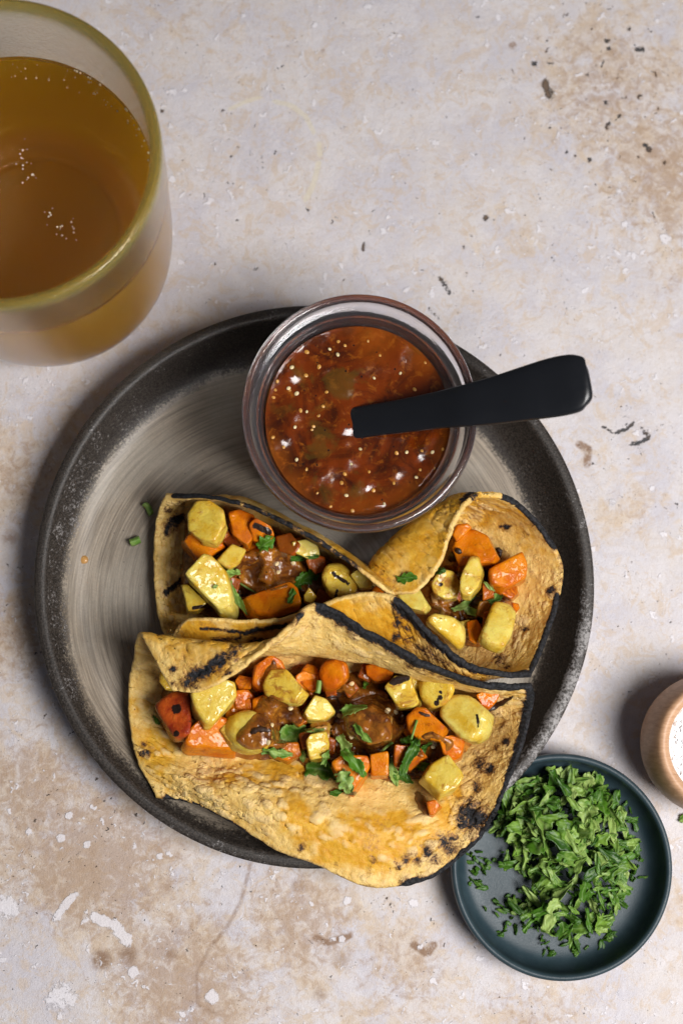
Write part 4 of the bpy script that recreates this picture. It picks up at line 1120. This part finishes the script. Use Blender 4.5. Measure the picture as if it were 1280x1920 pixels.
drape_leaf(768, 1385, .75, .3, 20, 'light green cilantro piece above the long smooth leaf', 1, seed=15)
drape_leaf(631, 1486, .55, .25, 5, 'lone bit of cilantro on the bare tortilla of the front taco', 1, seed=16)
drape_leaf(590, 1369, .75, .2, 4, 'thin cilantro strip right of the large leaf on the front taco', 1, seed=17)
drape_leaf(686, 1280, .5, .22, 75, 'small cilantro bit below the shaded orange piece', 1, seed=18)
drape_leaf(567, 1415, .6, .3, -80, 'dark cilantro bit left of the lower yellow cube', 1, seed=19)
drape_leaf(294, 1350, .4, .2, -50, 'tiny cilantro bit under the dark red chunk', 1, seed=20)
drape_leaf(610, 1420, .6, .3, 70, 'dark cilantro scrap above the broad flat leaf', 2, seed=21)
drape_leaf(597, 1288, .48, .2, 80, 'short cut cilantro stalk standing in the front taco', stem=True, seed=22, lift=.1)
drape_leaf(722, 1401, .65, .1, 42, 'pale cilantro stalk on the middle sauce mound', stem=True, seed=23, lift=.05)
drape_leaf(775, 1368, .75, .09, 72, 'thin whitish stalk above the long smooth cilantro leaf', stem=True, seed=24, lift=.1)
drape_leaf(500, 1019, .75, .6, 30, 'frilly cilantro leaf on the dark sauce at the top of the left back taco', 3, seed=31)
drape_leaf(434, 1076, .7, .35, 5, 'small curled cilantro leaf at the left edge of the brown mound', 2, seed=32, curl=.6)
drape_leaf(445, 1124, 1.5, .3, -62, 'long drooping cilantro leaf between the golden cube and the orange wedge', 1, seed=33, curl=.4)
drape_leaf(571, 1047, 1.1, .26, 5, 'slender cilantro leaf at the upper right of the brown mound', 1, seed=34)
drape_leaf(585, 1078, 1.2, .6, 35, 'dark ragged cilantro leaf right of the brown mound', 3, seed=35)
drape_leaf(560, 1095, .9, .4, 60, 'dark ragged cilantro leaf below the seeds in the left back taco', 3, seed=36)
drape_leaf(547, 1118, .6, .3, 80, 'little cilantro scrap on the corner of the large orange wedge', 2, seed=37)
drape_leaf(470, 1107, 1.0, .07, -30, 'hair-thin cilantro stem across the brown mound', stem=True, seed=38, lift=.03)
drape_leaf(404, 1100, .22, .15, 30, 'speck of cilantro on the golden diamond-shaped cube', 1, seed=39)
drape_leaf(762, 1084, .75, .45, 5, 'dark frilly cilantro leaf on the orange flap of the right back taco', 3, seed=41, lift=.03)
drape_leaf(872, 1132, 1.15, .3, 33, 'long pale cilantro strip below the upright slice of the right back taco', 1, seed=42, curl=.4, lift=.1)
drape_leaf(884, 1148, .95, .32, -35, 'pale cilantro strip crossing under the long one in the right back taco', 1, seed=43, lift=.05)
drape_leaf(917, 1128, 1.2, .42, 38, 'broad pale cilantro strip right of the upright slice of the right back taco', 1, seed=44, curl=.3, lift=.12)
drape_leaf(916, 1101, .55, .16, -40, 'small green cilantro bit on the bright orange cube', 1, seed=45)
drape_leaf(825, 1070, .45, .4, 10, 'dark cilantro bit in the shade of the orange flap', 1, seed=46)
drape_leaf(280, 955, .55, .24, -55, 'upper of the two green stalk bits lying on the bare plate', stem=True, seed=47, kinds=('plate',), lift=.1, group='stray herb bits on the plate')
drape_leaf(255, 1016, .42, .3, 20, 'lower of the two green stalk bits lying on the bare plate', stem=True, seed=48, kinds=('plate',), lift=.12, group='stray herb bits on the plate')


def seed_mesh():
    V, Fc = lathe(chaikin([(0, -.5), (.6, -.45), (1, 0), (.6, .45), (0, .5)], 1), 12)
    V = V * [.12, .095, .07]
    m = bpy.data.meshes.new('seed'); m.from_pydata((V * S).tolist(), [], Fc); m.materials.append(MSEED)
    m.polygons.foreach_set('use_smooth', np.ones(len(m.polygons), bool))
    return m


SEED = seed_mesh()
MSEED2 = m_simple('amber_seed', (.50, .24, .045), .3, sss=.2, sssr=(1, .5, .2), ssss=.002)
SEED2 = SEED.copy(); SEED2.materials.clear(); SEED2.materials.append(MSEED2)


def seed_at(P, parent=None, sc=1.0, ang=None, me=None):
    o = bpy.data.objects.new('seed', me or SEED); COL.objects.link(o)
    if parent is not None: o.parent = parent; P = np.asarray(P) - np.array(parent.location) / S
    o.location = Vector(P) * S; o.rotation_euler = (random.uniform(-.3, .3), random.uniform(-.3, .3), random.uniform(0, 6.3) if ang is None else ang)
    o.scale = (sc,) * 3
    return o


GS = 'pale seeds on the filling'
for px, py, lb in ((519, 1057, 'upper left of the three pale seeds on the left back taco sauce'), (549, 1055, 'right one of the three pale seeds on the left back taco sauce'), (521, 1073, 'lowest of the three pale seeds on the left back taco sauce'),
                   (659, 1282, 'pale seed right of the round glossy orange piece in the front taco'), (509, 1360, 'pale seed on the left sauce mound of the front taco'), (636, 1342, 'pale seed at the left side of the middle sauce mound'),
                   (727, 1331, 'pale seed at the upper right of the middle sauce mound'), (658, 1381, 'pale seed low on the middle sauce mound'), (742, 1335, 'pale seed near the charred yellow cube of the front taco'),
                   (545, 1328, 'pale seed at the top of the left sauce mound'), (812, 1400, 'pale seed on the shiny sauce patch below the largest potato block'), (503, 1392, 'pale seed at the lower rim of the left sauce mound')):
    h, _ = hit(px, py, ('tortilla', 'chunk', 'bed', 'dollop'))
    tag(seed_at(h + [0, 0, .03], sc=1.0), lb, 'seed', GS)
# a crumb on the plate
V, Fc = lathe(chaikin([(0, 0), (.16, .01), (.17, .08), (.09, .13), (0, .14)], 1), 10)
V[:, :2] *= 1 + .25 * vnoise(V, 6, 2)[:, None]
rooted('crumb', V, Fc, MONION, (0, 0, 0), 'small brown crumb alone on the left of the plate', 'crumb').location = Vector(W(158, 1050, .86)) * S

# ------------------------------------------------------------------ sauce jar
def m_glass(name, col, rough, absorb=None, dens=0, bump=0, ior=1.5):
    t = NT(name)
    m = t.set(col=col, rough=rough, trans=1.0, ior=ior, spec=.5)
    if bump:
        p = t.cm(); t.set(normal=t.bump(t.noise(p, 9, 3, .6), bump, .6))
    if absorb: t.absorb(absorb, dens)
    return m


JZ = .9
JRZ = 7.5
jc = W(675, 771, JRZ)
jar = empty('sauce_jar', (jc[0], jc[1], JZ), 'round clear glass jar full of red brown salsa, standing on the plate behind the tacos', 'jar')
gj = m_glass('clear_glass', (.96, .95, .975), .015, bump=.01)
_t = gj.node_tree; _d = _t.nodes.new('ShaderNodeBsdfDiffuse'); _d.inputs[0].default_value = (.72, .72, .80, 1); _m = _t.nodes.new('ShaderNodeMixShader'); _m.inputs[0].default_value = .02  # lavender-white tint mixed in for a silvery sheen of reflected light
_t.links.new(_t.nodes['Principled BSDF'].outputs[0], _m.inputs[1]); _t.links.new(_d.outputs[0], _m.inputs[2]); _t.links.new(_m.outputs[0], _t.nodes['Material Output'].inputs[0])
H = JRZ - JZ
prof = [(0, 0.12), (2.4, .10), (2.75, 0), (3.0, .02), (3.35, .35), (3.58, 1.2), (3.68, 3.0), (3.72, H - 1.25), (3.76, H - .95), (4.10, H - .80), (4.22, H - .6), (4.24, H - .12), (4.15, H), (4.02, H + .01), (3.95, H - .10),
        (3.92, H - .52), (3.78, H - .62), (3.58, H - .78), (3.50, H - 1.1), (3.47, H - 1.7), (3.42, 3.0), (3.28, 1.3), (3.0, .55), (2.5, .38), (0, .36)]
V, Fc = lathe(chaikin(prof, 2), 144)
V = V * [1.025, 1.055, 1]
mesh('glass_wall', V, Fc, gj, jar)
sz = JRZ - 1.55
def build_salsa():
    r = 3.41; n = 150
    g = np.linspace(-1, 1, n); X, Y = np.meshgrid(g, g, indexing='ij')
    u = X * np.sqrt(1 - Y ** 2 / 2); v = Y * np.sqrt(1 - X ** 2 / 2)     # square to disc
    P = np.stack([u * r * 1.025, v * r * 1.055, 0 * u], -1)
    rad = np.hypot(u, v)
    z = sz + .06 * vnoise(P, .75, 4, 2) + .022 * vnoise(P, 2.1, 9, 2) * (rad < .97) + .006 * vnoise(P, 6, 12, 2) - .12 * np.exp(-((rad - 1) / .06) ** 2) * 0 + .10 * rad ** 8
    P[..., 0] += jc[0]; P[..., 1] += jc[1]
    P[..., 2] = z
    bumps = near_seg(proj(P.reshape(-1, 3)), B((632, 722, 30), (608, 690, 17, .8), (690, 680, 24, .8), (545, 770, 20), (600, 880, 26), (545, 700, 16), (740, 880, 24, .8), (680, 905, 18), (600, 935, 16, .7), (800, 890, 18), (745, 660, 22, .7), (650, 860, 18, .7), (525, 820, 18, .8), (780, 850, 16, .8), (700, 940, 20, .7))).reshape(n, n)
    z = z + .09 * np.clip(bumps * 1.4, 0, 1) * (rad < .96)
    z = z + .13 * near_seg(proj(P.reshape(-1, 3)), B((638, 799, 26), (640, 775, 16, .6), (645, 826, 16, .7))).reshape(n, n)
    P[..., 2] = z
    keep = np.ones((n, n), bool)
    q = proj(P.reshape(-1, 3))
    green = near_seg(q, B((635, 720, 30, .35), (610, 740, 35, .15), (600, 860, 50, .15))).reshape(n, n)
    warm = (near_seg(q, B((520, 850, 40, .6), (560, 900, 40, .5), (700, 650, 50, .7), (780, 680, 50, .5), (760, 930, 50, .6), (850, 850, 40, .7), (690, 950, 40, .6))) + .5 * (np.clip(rad.ravel() - .8, 0, 1) * 4)).reshape(n, n)
    o = heightshell('salsa', P, keep, np.full((n, n), sz - JZ - .5) + (z - sz) - 1.2 * np.clip(rad - .82, 0, 1) * 3, MSJ, 'red brown roasted salsa with pale seeds filling the glass jar', 'salsa', coll='salsa', attrs=dict(green=green, warm=warm))
    return o
salsa = build_salsa()
sp = [(547, 689), (520, 715), (516, 731), (541, 728), (513, 745), (543, 732), (556, 738), (606, 762), (634, 640), (633, 665), (647, 648), (712, 666), (701, 709), (797, 680), (777, 730), (553, 801), (585, 806), (588, 800), (556, 862),
      (512, 820), (743, 850), (762, 848), (813, 878), (691, 885), (658, 870), (646, 889), (788, 881), (810, 848), (830, 842), (595, 925), (649, 929), (661, 958), (738, 906), (780, 895), (563, 770), (597, 780), (575, 772), (574, 704), (598, 688), (618, 655),
      (530, 890), (700, 920), (720, 945), (640, 905), (790, 845), (826, 905), (575, 880), (690, 640), (750, 700), (612, 735), (575, 660), (800, 920), (532, 838), (620, 950), (675, 842)]
for k, (px, py) in enumerate(sp):
    h, nn = hit(px, py, ('salsa',))
    if h is None: continue
    seed_at(h + [0, 0, -.005 if k % 3 else .02], salsa, sc=random.uniform(.55, .95), me=SEED2 if k % 3 else SEED)
# ------------------------------------------------------------------ spoon
def build_spoon():
    t = NT('black_horn'); p = t.cm()
    n = t.noise(p, 3, 4, .6); n2 = t.noise(p, 20, 3)
    m = t.set(col=(.0085, .0095, .012), rough=t.rng(n, .3, .7, .28, .33), spec=.4)
    # stations along the handle: centre pixel, half width px, z
    st = [(560, 805, 30, 4.6), (610, 802, 31, 5.15), (652, 796, 31, 5.72), (700, 788, 31, 6.15), (760, 779, 33, 6.7), (820, 769, 36, 7.3), (870, 761, 41, 7.85), (930, 750, 47, 8.3), (985, 738, 53, 8.75), (1035, 727, 58, 9.1), (1070, 720, 58, 9.35), (1088, 717, 53, 9.45), (1100, 716, 42, 9.5), (1106, 715, 24, 9.52)]
    st = cr(np.array(st, float), 60, 0)
    V = []; Fc = []; prof = []
    K = 22
    C = W(st[:, 0], st[:, 1], st[:, 3])
    for i, (x, y, hw, z) in enumerate(st):
        d = C[min(i + 1, len(C) - 1)] - C[max(0, i - 1)]; d /= np.linalg.norm(d)
        s = np.cross([0, 0, 1], d); s /= np.linalg.norm(s); u = np.cross(d, s)
        w = hw * (CH - z) / F; th = .17 + .13 * np.clip((x - 860) / 240, 0, 1)
        if i > len(st) - 8: th *= (1 - ((i - (len(st) - 8)) / 7.5) ** 2) ** .5
        for j in range(K):
            a = 2 * math.pi * j / K
            cx = math.copysign(abs(math.cos(a)) ** .55, math.cos(a)); sy = math.copysign(abs(math.sin(a)) ** .45, math.sin(a))
            ridge = .06 * max(0, 1 - abs(cx + .05) / 1.0) if sy > 0 else 0
            V.append(C[i] + s * cx * w + u * (sy * th + ridge))
    n = len(st)
    for i in range(n - 1):
        for j in range(K):
            Fc.append([i * K + j, i * K + (j + 1) % K, (i + 1) * K + (j + 1) % K, (i + 1) * K + j])
    Fc.append(list(range(K))[::-1]); Fc.append([(n - 1) * K + j for j in range(K)])
    V = np.array(V)
    root = empty('spoon', C[2], 'black spoon with a broad flat handle leaning out of the salsa jar', 'spoon')
    o = mesh('handle', V - C[2], Fc, m, root)
    # bowl of the spoon, sunk in the salsa
    B_, Fb = lathe(chaikin([(0, -.35), (.8, -.25), (1.15, .15), (1.2, .2), (1.05, .18), (.7, -.12), (0, -.2)], 2), 40)
    B_ = B_ * [1.15, .95, 1]
    b = mesh('spoon_bowl', B_, Fb, m, root)
    b.location = (Vector(W(555, 806, 4.35)) - Vector(C[2])) * S; b.rotation_euler = (0, -.15, 0)
build_spoon()

# ------------------------------------------------------------------ tumbler and drink
def build_tumbler():
    c = W(103, 490, 0)
    GH = 12.2
    root = empty('drinking_glass', (c[0], c[1], 0), 'tall thick frosted drinking glass with a yellow green rim, half full of amber drink', 'glass')
    t = NT('frosted_yellow_glass'); p = t.cm()
    sx = t.n.new('ShaderNodeSeparateXYZ'); t.l.new(p, sx.inputs[0])
    t.set(col=(1.0, .985, .93), rough=.07, trans=1.0, ior=1.46, normal=t.bump(t.noise(p, 11, 3, .6), .03, .5))
    t.absorb((.96, .93, .42), 26)
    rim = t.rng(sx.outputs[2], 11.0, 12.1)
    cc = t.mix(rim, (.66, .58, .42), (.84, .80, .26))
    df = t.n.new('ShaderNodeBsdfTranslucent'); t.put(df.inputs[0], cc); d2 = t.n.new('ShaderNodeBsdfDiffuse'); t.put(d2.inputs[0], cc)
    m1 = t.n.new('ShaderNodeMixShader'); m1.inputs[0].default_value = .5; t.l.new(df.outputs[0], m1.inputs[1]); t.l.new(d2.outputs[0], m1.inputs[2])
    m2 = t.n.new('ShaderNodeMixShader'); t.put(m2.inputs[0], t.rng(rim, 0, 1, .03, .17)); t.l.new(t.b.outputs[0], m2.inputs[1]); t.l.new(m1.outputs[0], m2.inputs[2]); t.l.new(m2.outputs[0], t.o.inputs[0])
    prof = [(0, .5), (2.2, .42), (3.2, .10), (3.9, .12), (4.5, .55), (4.95, 1.5), (5.22, 3.0), (5.36, 6.5), (5.48, 9.5), (5.52, 11.3), (5.53, 11.9), (5.47, 12.15), (5.32, 12.2), (5.14, 12.12), (5.07, 11.85), (5.07, 11.2), (5.04, 9.5), (4.90, 6.5), (4.66, 3.2), (4.42, 2.2), (3.9, 1.6), (3.45, 1.38), (3.3, 1.2), (3.1, 1.2), (2.95, 1.36), (0, 1.38)]
    V, Fc = lathe(chaikin(prof, 2), 160)
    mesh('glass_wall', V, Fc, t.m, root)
    dk = NT('amber_drink'); dk.set(col=(1, 1, 1), rough=0.0, trans=1.0, ior=1.33)
    dk.absorb((1.0, .66, .04), 6)
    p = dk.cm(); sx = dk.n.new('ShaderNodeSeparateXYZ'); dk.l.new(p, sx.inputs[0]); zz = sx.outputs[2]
    cc = dk.mix(dk.rng(zz, 1.3, 2.3), (1.0, .42, .004), (1.0, .58, .01))  # orange and gold bands by height, painted in for light glowing through
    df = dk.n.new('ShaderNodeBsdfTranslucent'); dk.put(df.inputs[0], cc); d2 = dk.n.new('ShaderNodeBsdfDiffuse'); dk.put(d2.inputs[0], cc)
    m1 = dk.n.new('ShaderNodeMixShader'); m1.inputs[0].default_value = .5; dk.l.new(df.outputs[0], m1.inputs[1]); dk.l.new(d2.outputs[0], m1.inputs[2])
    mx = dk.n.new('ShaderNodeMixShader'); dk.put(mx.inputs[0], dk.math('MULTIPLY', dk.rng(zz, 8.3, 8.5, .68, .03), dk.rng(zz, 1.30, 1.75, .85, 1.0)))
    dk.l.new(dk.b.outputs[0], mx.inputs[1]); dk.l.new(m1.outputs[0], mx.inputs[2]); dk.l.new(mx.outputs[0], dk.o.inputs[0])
    LZ = 8.6
    lp = [(0, 1.36), (2.97, 1.34), (3.12, 1.18), (3.3, 1.18), (3.47, 1.36), (3.92, 1.58), (4.44, 2.2), (4.69, 3.2), (4.93, 6.5), (5.02, LZ - .02), (5.03, LZ + .10), (4.90, LZ + .02), (4.7, LZ), (0, LZ)]
    V, Fc = lathe(chaikin(lp, 1), 128)
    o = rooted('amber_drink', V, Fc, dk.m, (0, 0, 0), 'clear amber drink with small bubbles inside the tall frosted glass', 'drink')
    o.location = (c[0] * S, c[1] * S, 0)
    bb = m_glass('bubble_skin', (1, .95, .8), .0, ior=1.1)
    fo = m_simple('pale_foam', (.75, .62, .42), .3)
    # foam specks and bubbles: one ball mesh shared
    bv, bf = lathe(chaikin([(0, -1), (1, -1), (1, 1), (0, 1)], 3), 14)
    me = bpy.data.meshes.new('bubble'); me.from_pydata((bv * .06 * S).tolist(), [], bf); me.materials.append(fo)
    me.polygons.foreach_set('use_smooth', np.ones(len(me.polygons), bool))
    pts = []
    for k in range(90):
        a = random.uniform(-.6, 2.6); pts.append((4.86 * math.cos(a), 4.86 * math.sin(a), LZ - random.uniform(.1, 2.6), random.uniform(.25, .8)))
    for cx_, cy_ in ((2.0, -1.4), (1.2, -.9), (1.6, -1.6), (.2, .8), (.5, .4), (.3, 1.3)):
        for k in range(7): pts.append((cx_ + random.gauss(0, .16), cy_ + random.gauss(0, .22), LZ + .02, random.uniform(.25, .6)))
    for k in range(26):
        a = random.uniform(-.3, 1.2); pts.append((4.92 * math.cos(a), 4.92 * math.sin(a), LZ + .07, random.uniform(.4, .8)))
    for x, y, z, s in pts:
        b = bpy.data.objects.new('bubble', me); COL.objects.link(b); b.parent = o
        b.location = (x * S, y * S, z * S); b.scale = (s, s, s * .8)
build_tumbler()

# ------------------------------------------------------------------ herb bowl
def build_herb_bowl():
    BZ = 1.62
    c = W(1054, 1625, BZ)
    t = NT('teal_stoneware'); p = t.cm()
    n = t.noise(p, 1.2, 4, .6); n2 = t.noise(p, 18, 4, .7)
    m = t.set(col=t.mix(t.rng(n, .3, .7), (.018, .036, .046), (.030, .052, .064)), rough=t.rng(n2, .3, .7, .42, .55), spec=.45, normal=t.bump(n2, .012, .6))
    r0 = 207 * (CH - BZ) / F * .992
    prof = [(0, .35), (3.0, .34), (3.62, .40), (3.88, .60), (r0 - .32, 1.0), (r0 - .28, BZ - .15), (r0 - .20, BZ - .02), (r0 - .10, BZ), (r0, BZ - .08), (r0 + .01, BZ - .3), (r0 - .04, .9), (r0 - .35, .35), (r0 - .9, .02), (2.6, .0), (2.4, .1), (0, .12)]
    V, Fc = lathe(chaikin(prof, 2), 144)
    rooted('herb_bowl', V, Fc, m, (0, 0, 0), 'small dark teal ceramic dish holding chopped cilantro, below right of the plate', 'bowl').location = (c[0] * S, c[1] * S, 0)
    # chopped cilantro
    root = empty('chopped_cilantro', (c[0], c[1], .4), 'heap of freshly chopped bright green cilantro in the small teal dish', 'cilantro')
    protos = []
    for k in range(16):
        L = random.uniform(.7, 1.6); wd = random.uniform(.22, .45) if k % 2 else random.uniform(.4, .85)
        V, Fc, vein = leafmesh(L, wd, random.choice([1, 1, 2]), random.uniform(.1, .6), seed=100 + k, ns=12, nt=7, th=.012)
        V[:, 2] -= V[:, 2].mean()
        me = bpy.data.meshes.new('leaf_piece'); me.from_pydata((V * S).tolist(), [], Fc); me.materials.append(ML)
        at = me.attributes.new('vein', 'FLOAT', 'POINT'); at.data.foreach_set('value', vein.astype(np.float32))
        me.polygons.foreach_set('use_smooth', np.ones(len(me.polygons), bool)); protos.append(me)
    outline = chaikin(np.array([(945, 1465), (1000, 1440), (1060, 1436), (1110, 1440), (1160, 1470), (1180, 1510), (1192, 1560), (1205, 1610), (1185, 1650), (1165, 1700), (1150, 1750), (1095, 1765), (1040, 1785), (1000, 1745), (950, 1725), (925, 1700), (980, 1680), (985, 1650), (930, 1625), (945, 1580), (920, 1540), (935, 1500)], float), 1, True)
    cnt = 0; tries = 0
    while cnt < 290 and tries < 9000:
        tries += 1
        x, y = random.uniform(905, 1215), random.uniform(1430, 1795)
        sd = inpoly(np.array([[x, y]]), outline)[0]
        if sd < 4: continue
        hgt = .42 + 1.5 * min(1, sd / 75) * random.random() ** .6
        P = W(x, y, hgt + .15)
        if math.hypot(P[0] - c[0], P[1] - c[1]) > 3.75: continue
        o = bpy.data.objects.new('leaf_piece', random.choice(protos)); COL.objects.link(o); o.parent = root
        o.location = Vector((P[0] - c[0], P[1] - c[1], hgt - .25)) * S
        tl = .95 if sd > 20 else .4
        o.rotation_euler = (random.gauss(0, .55 * tl), random.gauss(0, .45 * tl), random.uniform(0, 6.3))
        s = random.uniform(.6, 1.2) * (1 if sd > 15 else .7); o.scale = (s, s, s)
        cnt += 1
    # fine scraps and cut stems
    V = []; Fc = []; vn = []; b = 0
    for k in range(420):
        if k < 330:
            for _ in range(50):
                x, y = random.uniform(905, 1215), random.uniform(1430, 1795)
                if inpoly(np.array([[x, y]]), outline)[0] > -2: break
            zz = random.uniform(.5, 1.6)
            zz = .45 + (zz - .45) * min(1, max(.1, inpoly(np.array([[x, y]]), outline)[0] / 60))
        else:
            x, y = random.choice([(890, 1600), (885, 1570), (890, 1650), (950, 1745), (1080, 1775), (930, 1700), (1210, 1600), (1215, 1640), (1150, 1760), (960, 1690), (1040, 1790), (905, 1620)])
            x += random.gauss(0, 9); y += random.gauss(0, 9); zz = .46
        P = W(x, y, zz)
        if math.hypot(P[0] - c[0], P[1] - c[1]) > 3.7: continue
        v, f, ve = leafmesh(random.uniform(.15, .5), random.uniform(.08, .26), 1, .5, seed=900 + k, ns=5, nt=4, th=.025)
        e = Matrix.Rotation(random.uniform(0, 6.3), 3, 'Z') @ Matrix.Rotation(random.gauss(0, .6), 3, 'X') @ Matrix.Rotation(random.gauss(0, .5), 3, 'Y')
        v = v @ np.array(e).T + P - [c[0], c[1], .4]
        V.append(v); Fc += [[i + b for i in q] for q in f]; b += len(v); vn.append(ve)
    o = mesh('herb_scraps', np.vstack(V), Fc, ML, root, attrs=dict(vein=np.concatenate(vn)))
    o['kind'] = 'stuff'
build_herb_bowl()

# ------------------------------------------------------------------ salt bowl
def build_salt():
    c = W(1356, 1398, 3.6)
    V, Fc = lathe(chaikin([(0, .0), (1.5, 0), (2.0, .15), (2.6, .9), (2.82, 1.9), (2.75, 2.9), (2.58, 3.5), (2.42, 3.68), (2.2, 3.62), (2.06, 3.4), (2.0, 2.6), (1.7, 1.8), (0, 1.4)], 2), 96)
    rooted('salt_bowl', V, Fc, m_wood(), (0, 0, 0), 'small turned wooden pot of white salt cut off by the right edge', 'bowl').location = (c[0] * S, c[1] * S, 0)
    t = NT('coarse_salt'); p = t.cm()
    m = t.set(col=t.mix(t.rng(t.noise(p, 6, 3), .3, .7), (.88, .89, .91), (.94, .94, .95)), rough=.4, spec=.5, normal=t.bump(t.noise(p, 16, 3, .7), .03, .6))
    n = 90; g = np.linspace(-1, 1, n); X, Y = np.meshgrid(g, g, indexing='ij')
    u = X * np.sqrt(1 - Y ** 2 / 2); v = Y * np.sqrt(1 - X ** 2 / 2)
    P = np.stack([u * 2.07, v * 2.07, 0 * u], -1)
    P[..., 2] = 3.3 + .25 * (1 - u * u - v * v) + .07 * vnoise(P, 3, 2, 3) + .05 * vnoise(P, 12, 5)
    P[..., :2] += c[:2]
    o = heightshell('coarse_salt', P, np.ones((n, n), bool), .5, m, 'coarse white salt heaped in the small wooden pot', 'salt')
    o['kind'] = 'stuff'
    V = []; Fc = []; b = 0
    for k in range(700):
        a = random.uniform(0, 6.3); r = 1.95 * math.sqrt(random.random())
        s = random.uniform(.03, .075)
        q = np.array([(i, j, l) for i in (-1, 1) for j in (-1, 1) for l in (-1, 1)], float) * s * [1, random.uniform(.6, 1), random.uniform(.5, 1)]
        e = np.array(Matrix.Rotation(random.uniform(0, 6), 3, 'Z') @ Matrix.Rotation(random.uniform(0, 6), 3, 'X'))
        q = q @ e.T + [c[0] + r * math.cos(a), c[1] + r * math.sin(a), 3.32 + .25 * (1 - (r / 1.97) ** 2)]
        V.append(q); Fc += [[b + i for i in f] for f in ((0, 1, 3, 2), (4, 6, 7, 5), (0, 4, 5, 1), (2, 3, 7, 6), (0, 2, 6, 4), (1, 5, 7, 3))]; b += 8
    V = np.vstack(V)
    g2 = mesh('salt_grains', V - np.array(o.location) / S, Fc, m, o, smooth=False); g2['kind'] = 'stuff'
build_salt()
tag(drape_leaf(1277, 1533, .4, .25, 50, 'tiny green herb bit on the table at the right edge', 1, seed=77, z=.03), kind=None, group='stray herb bits')
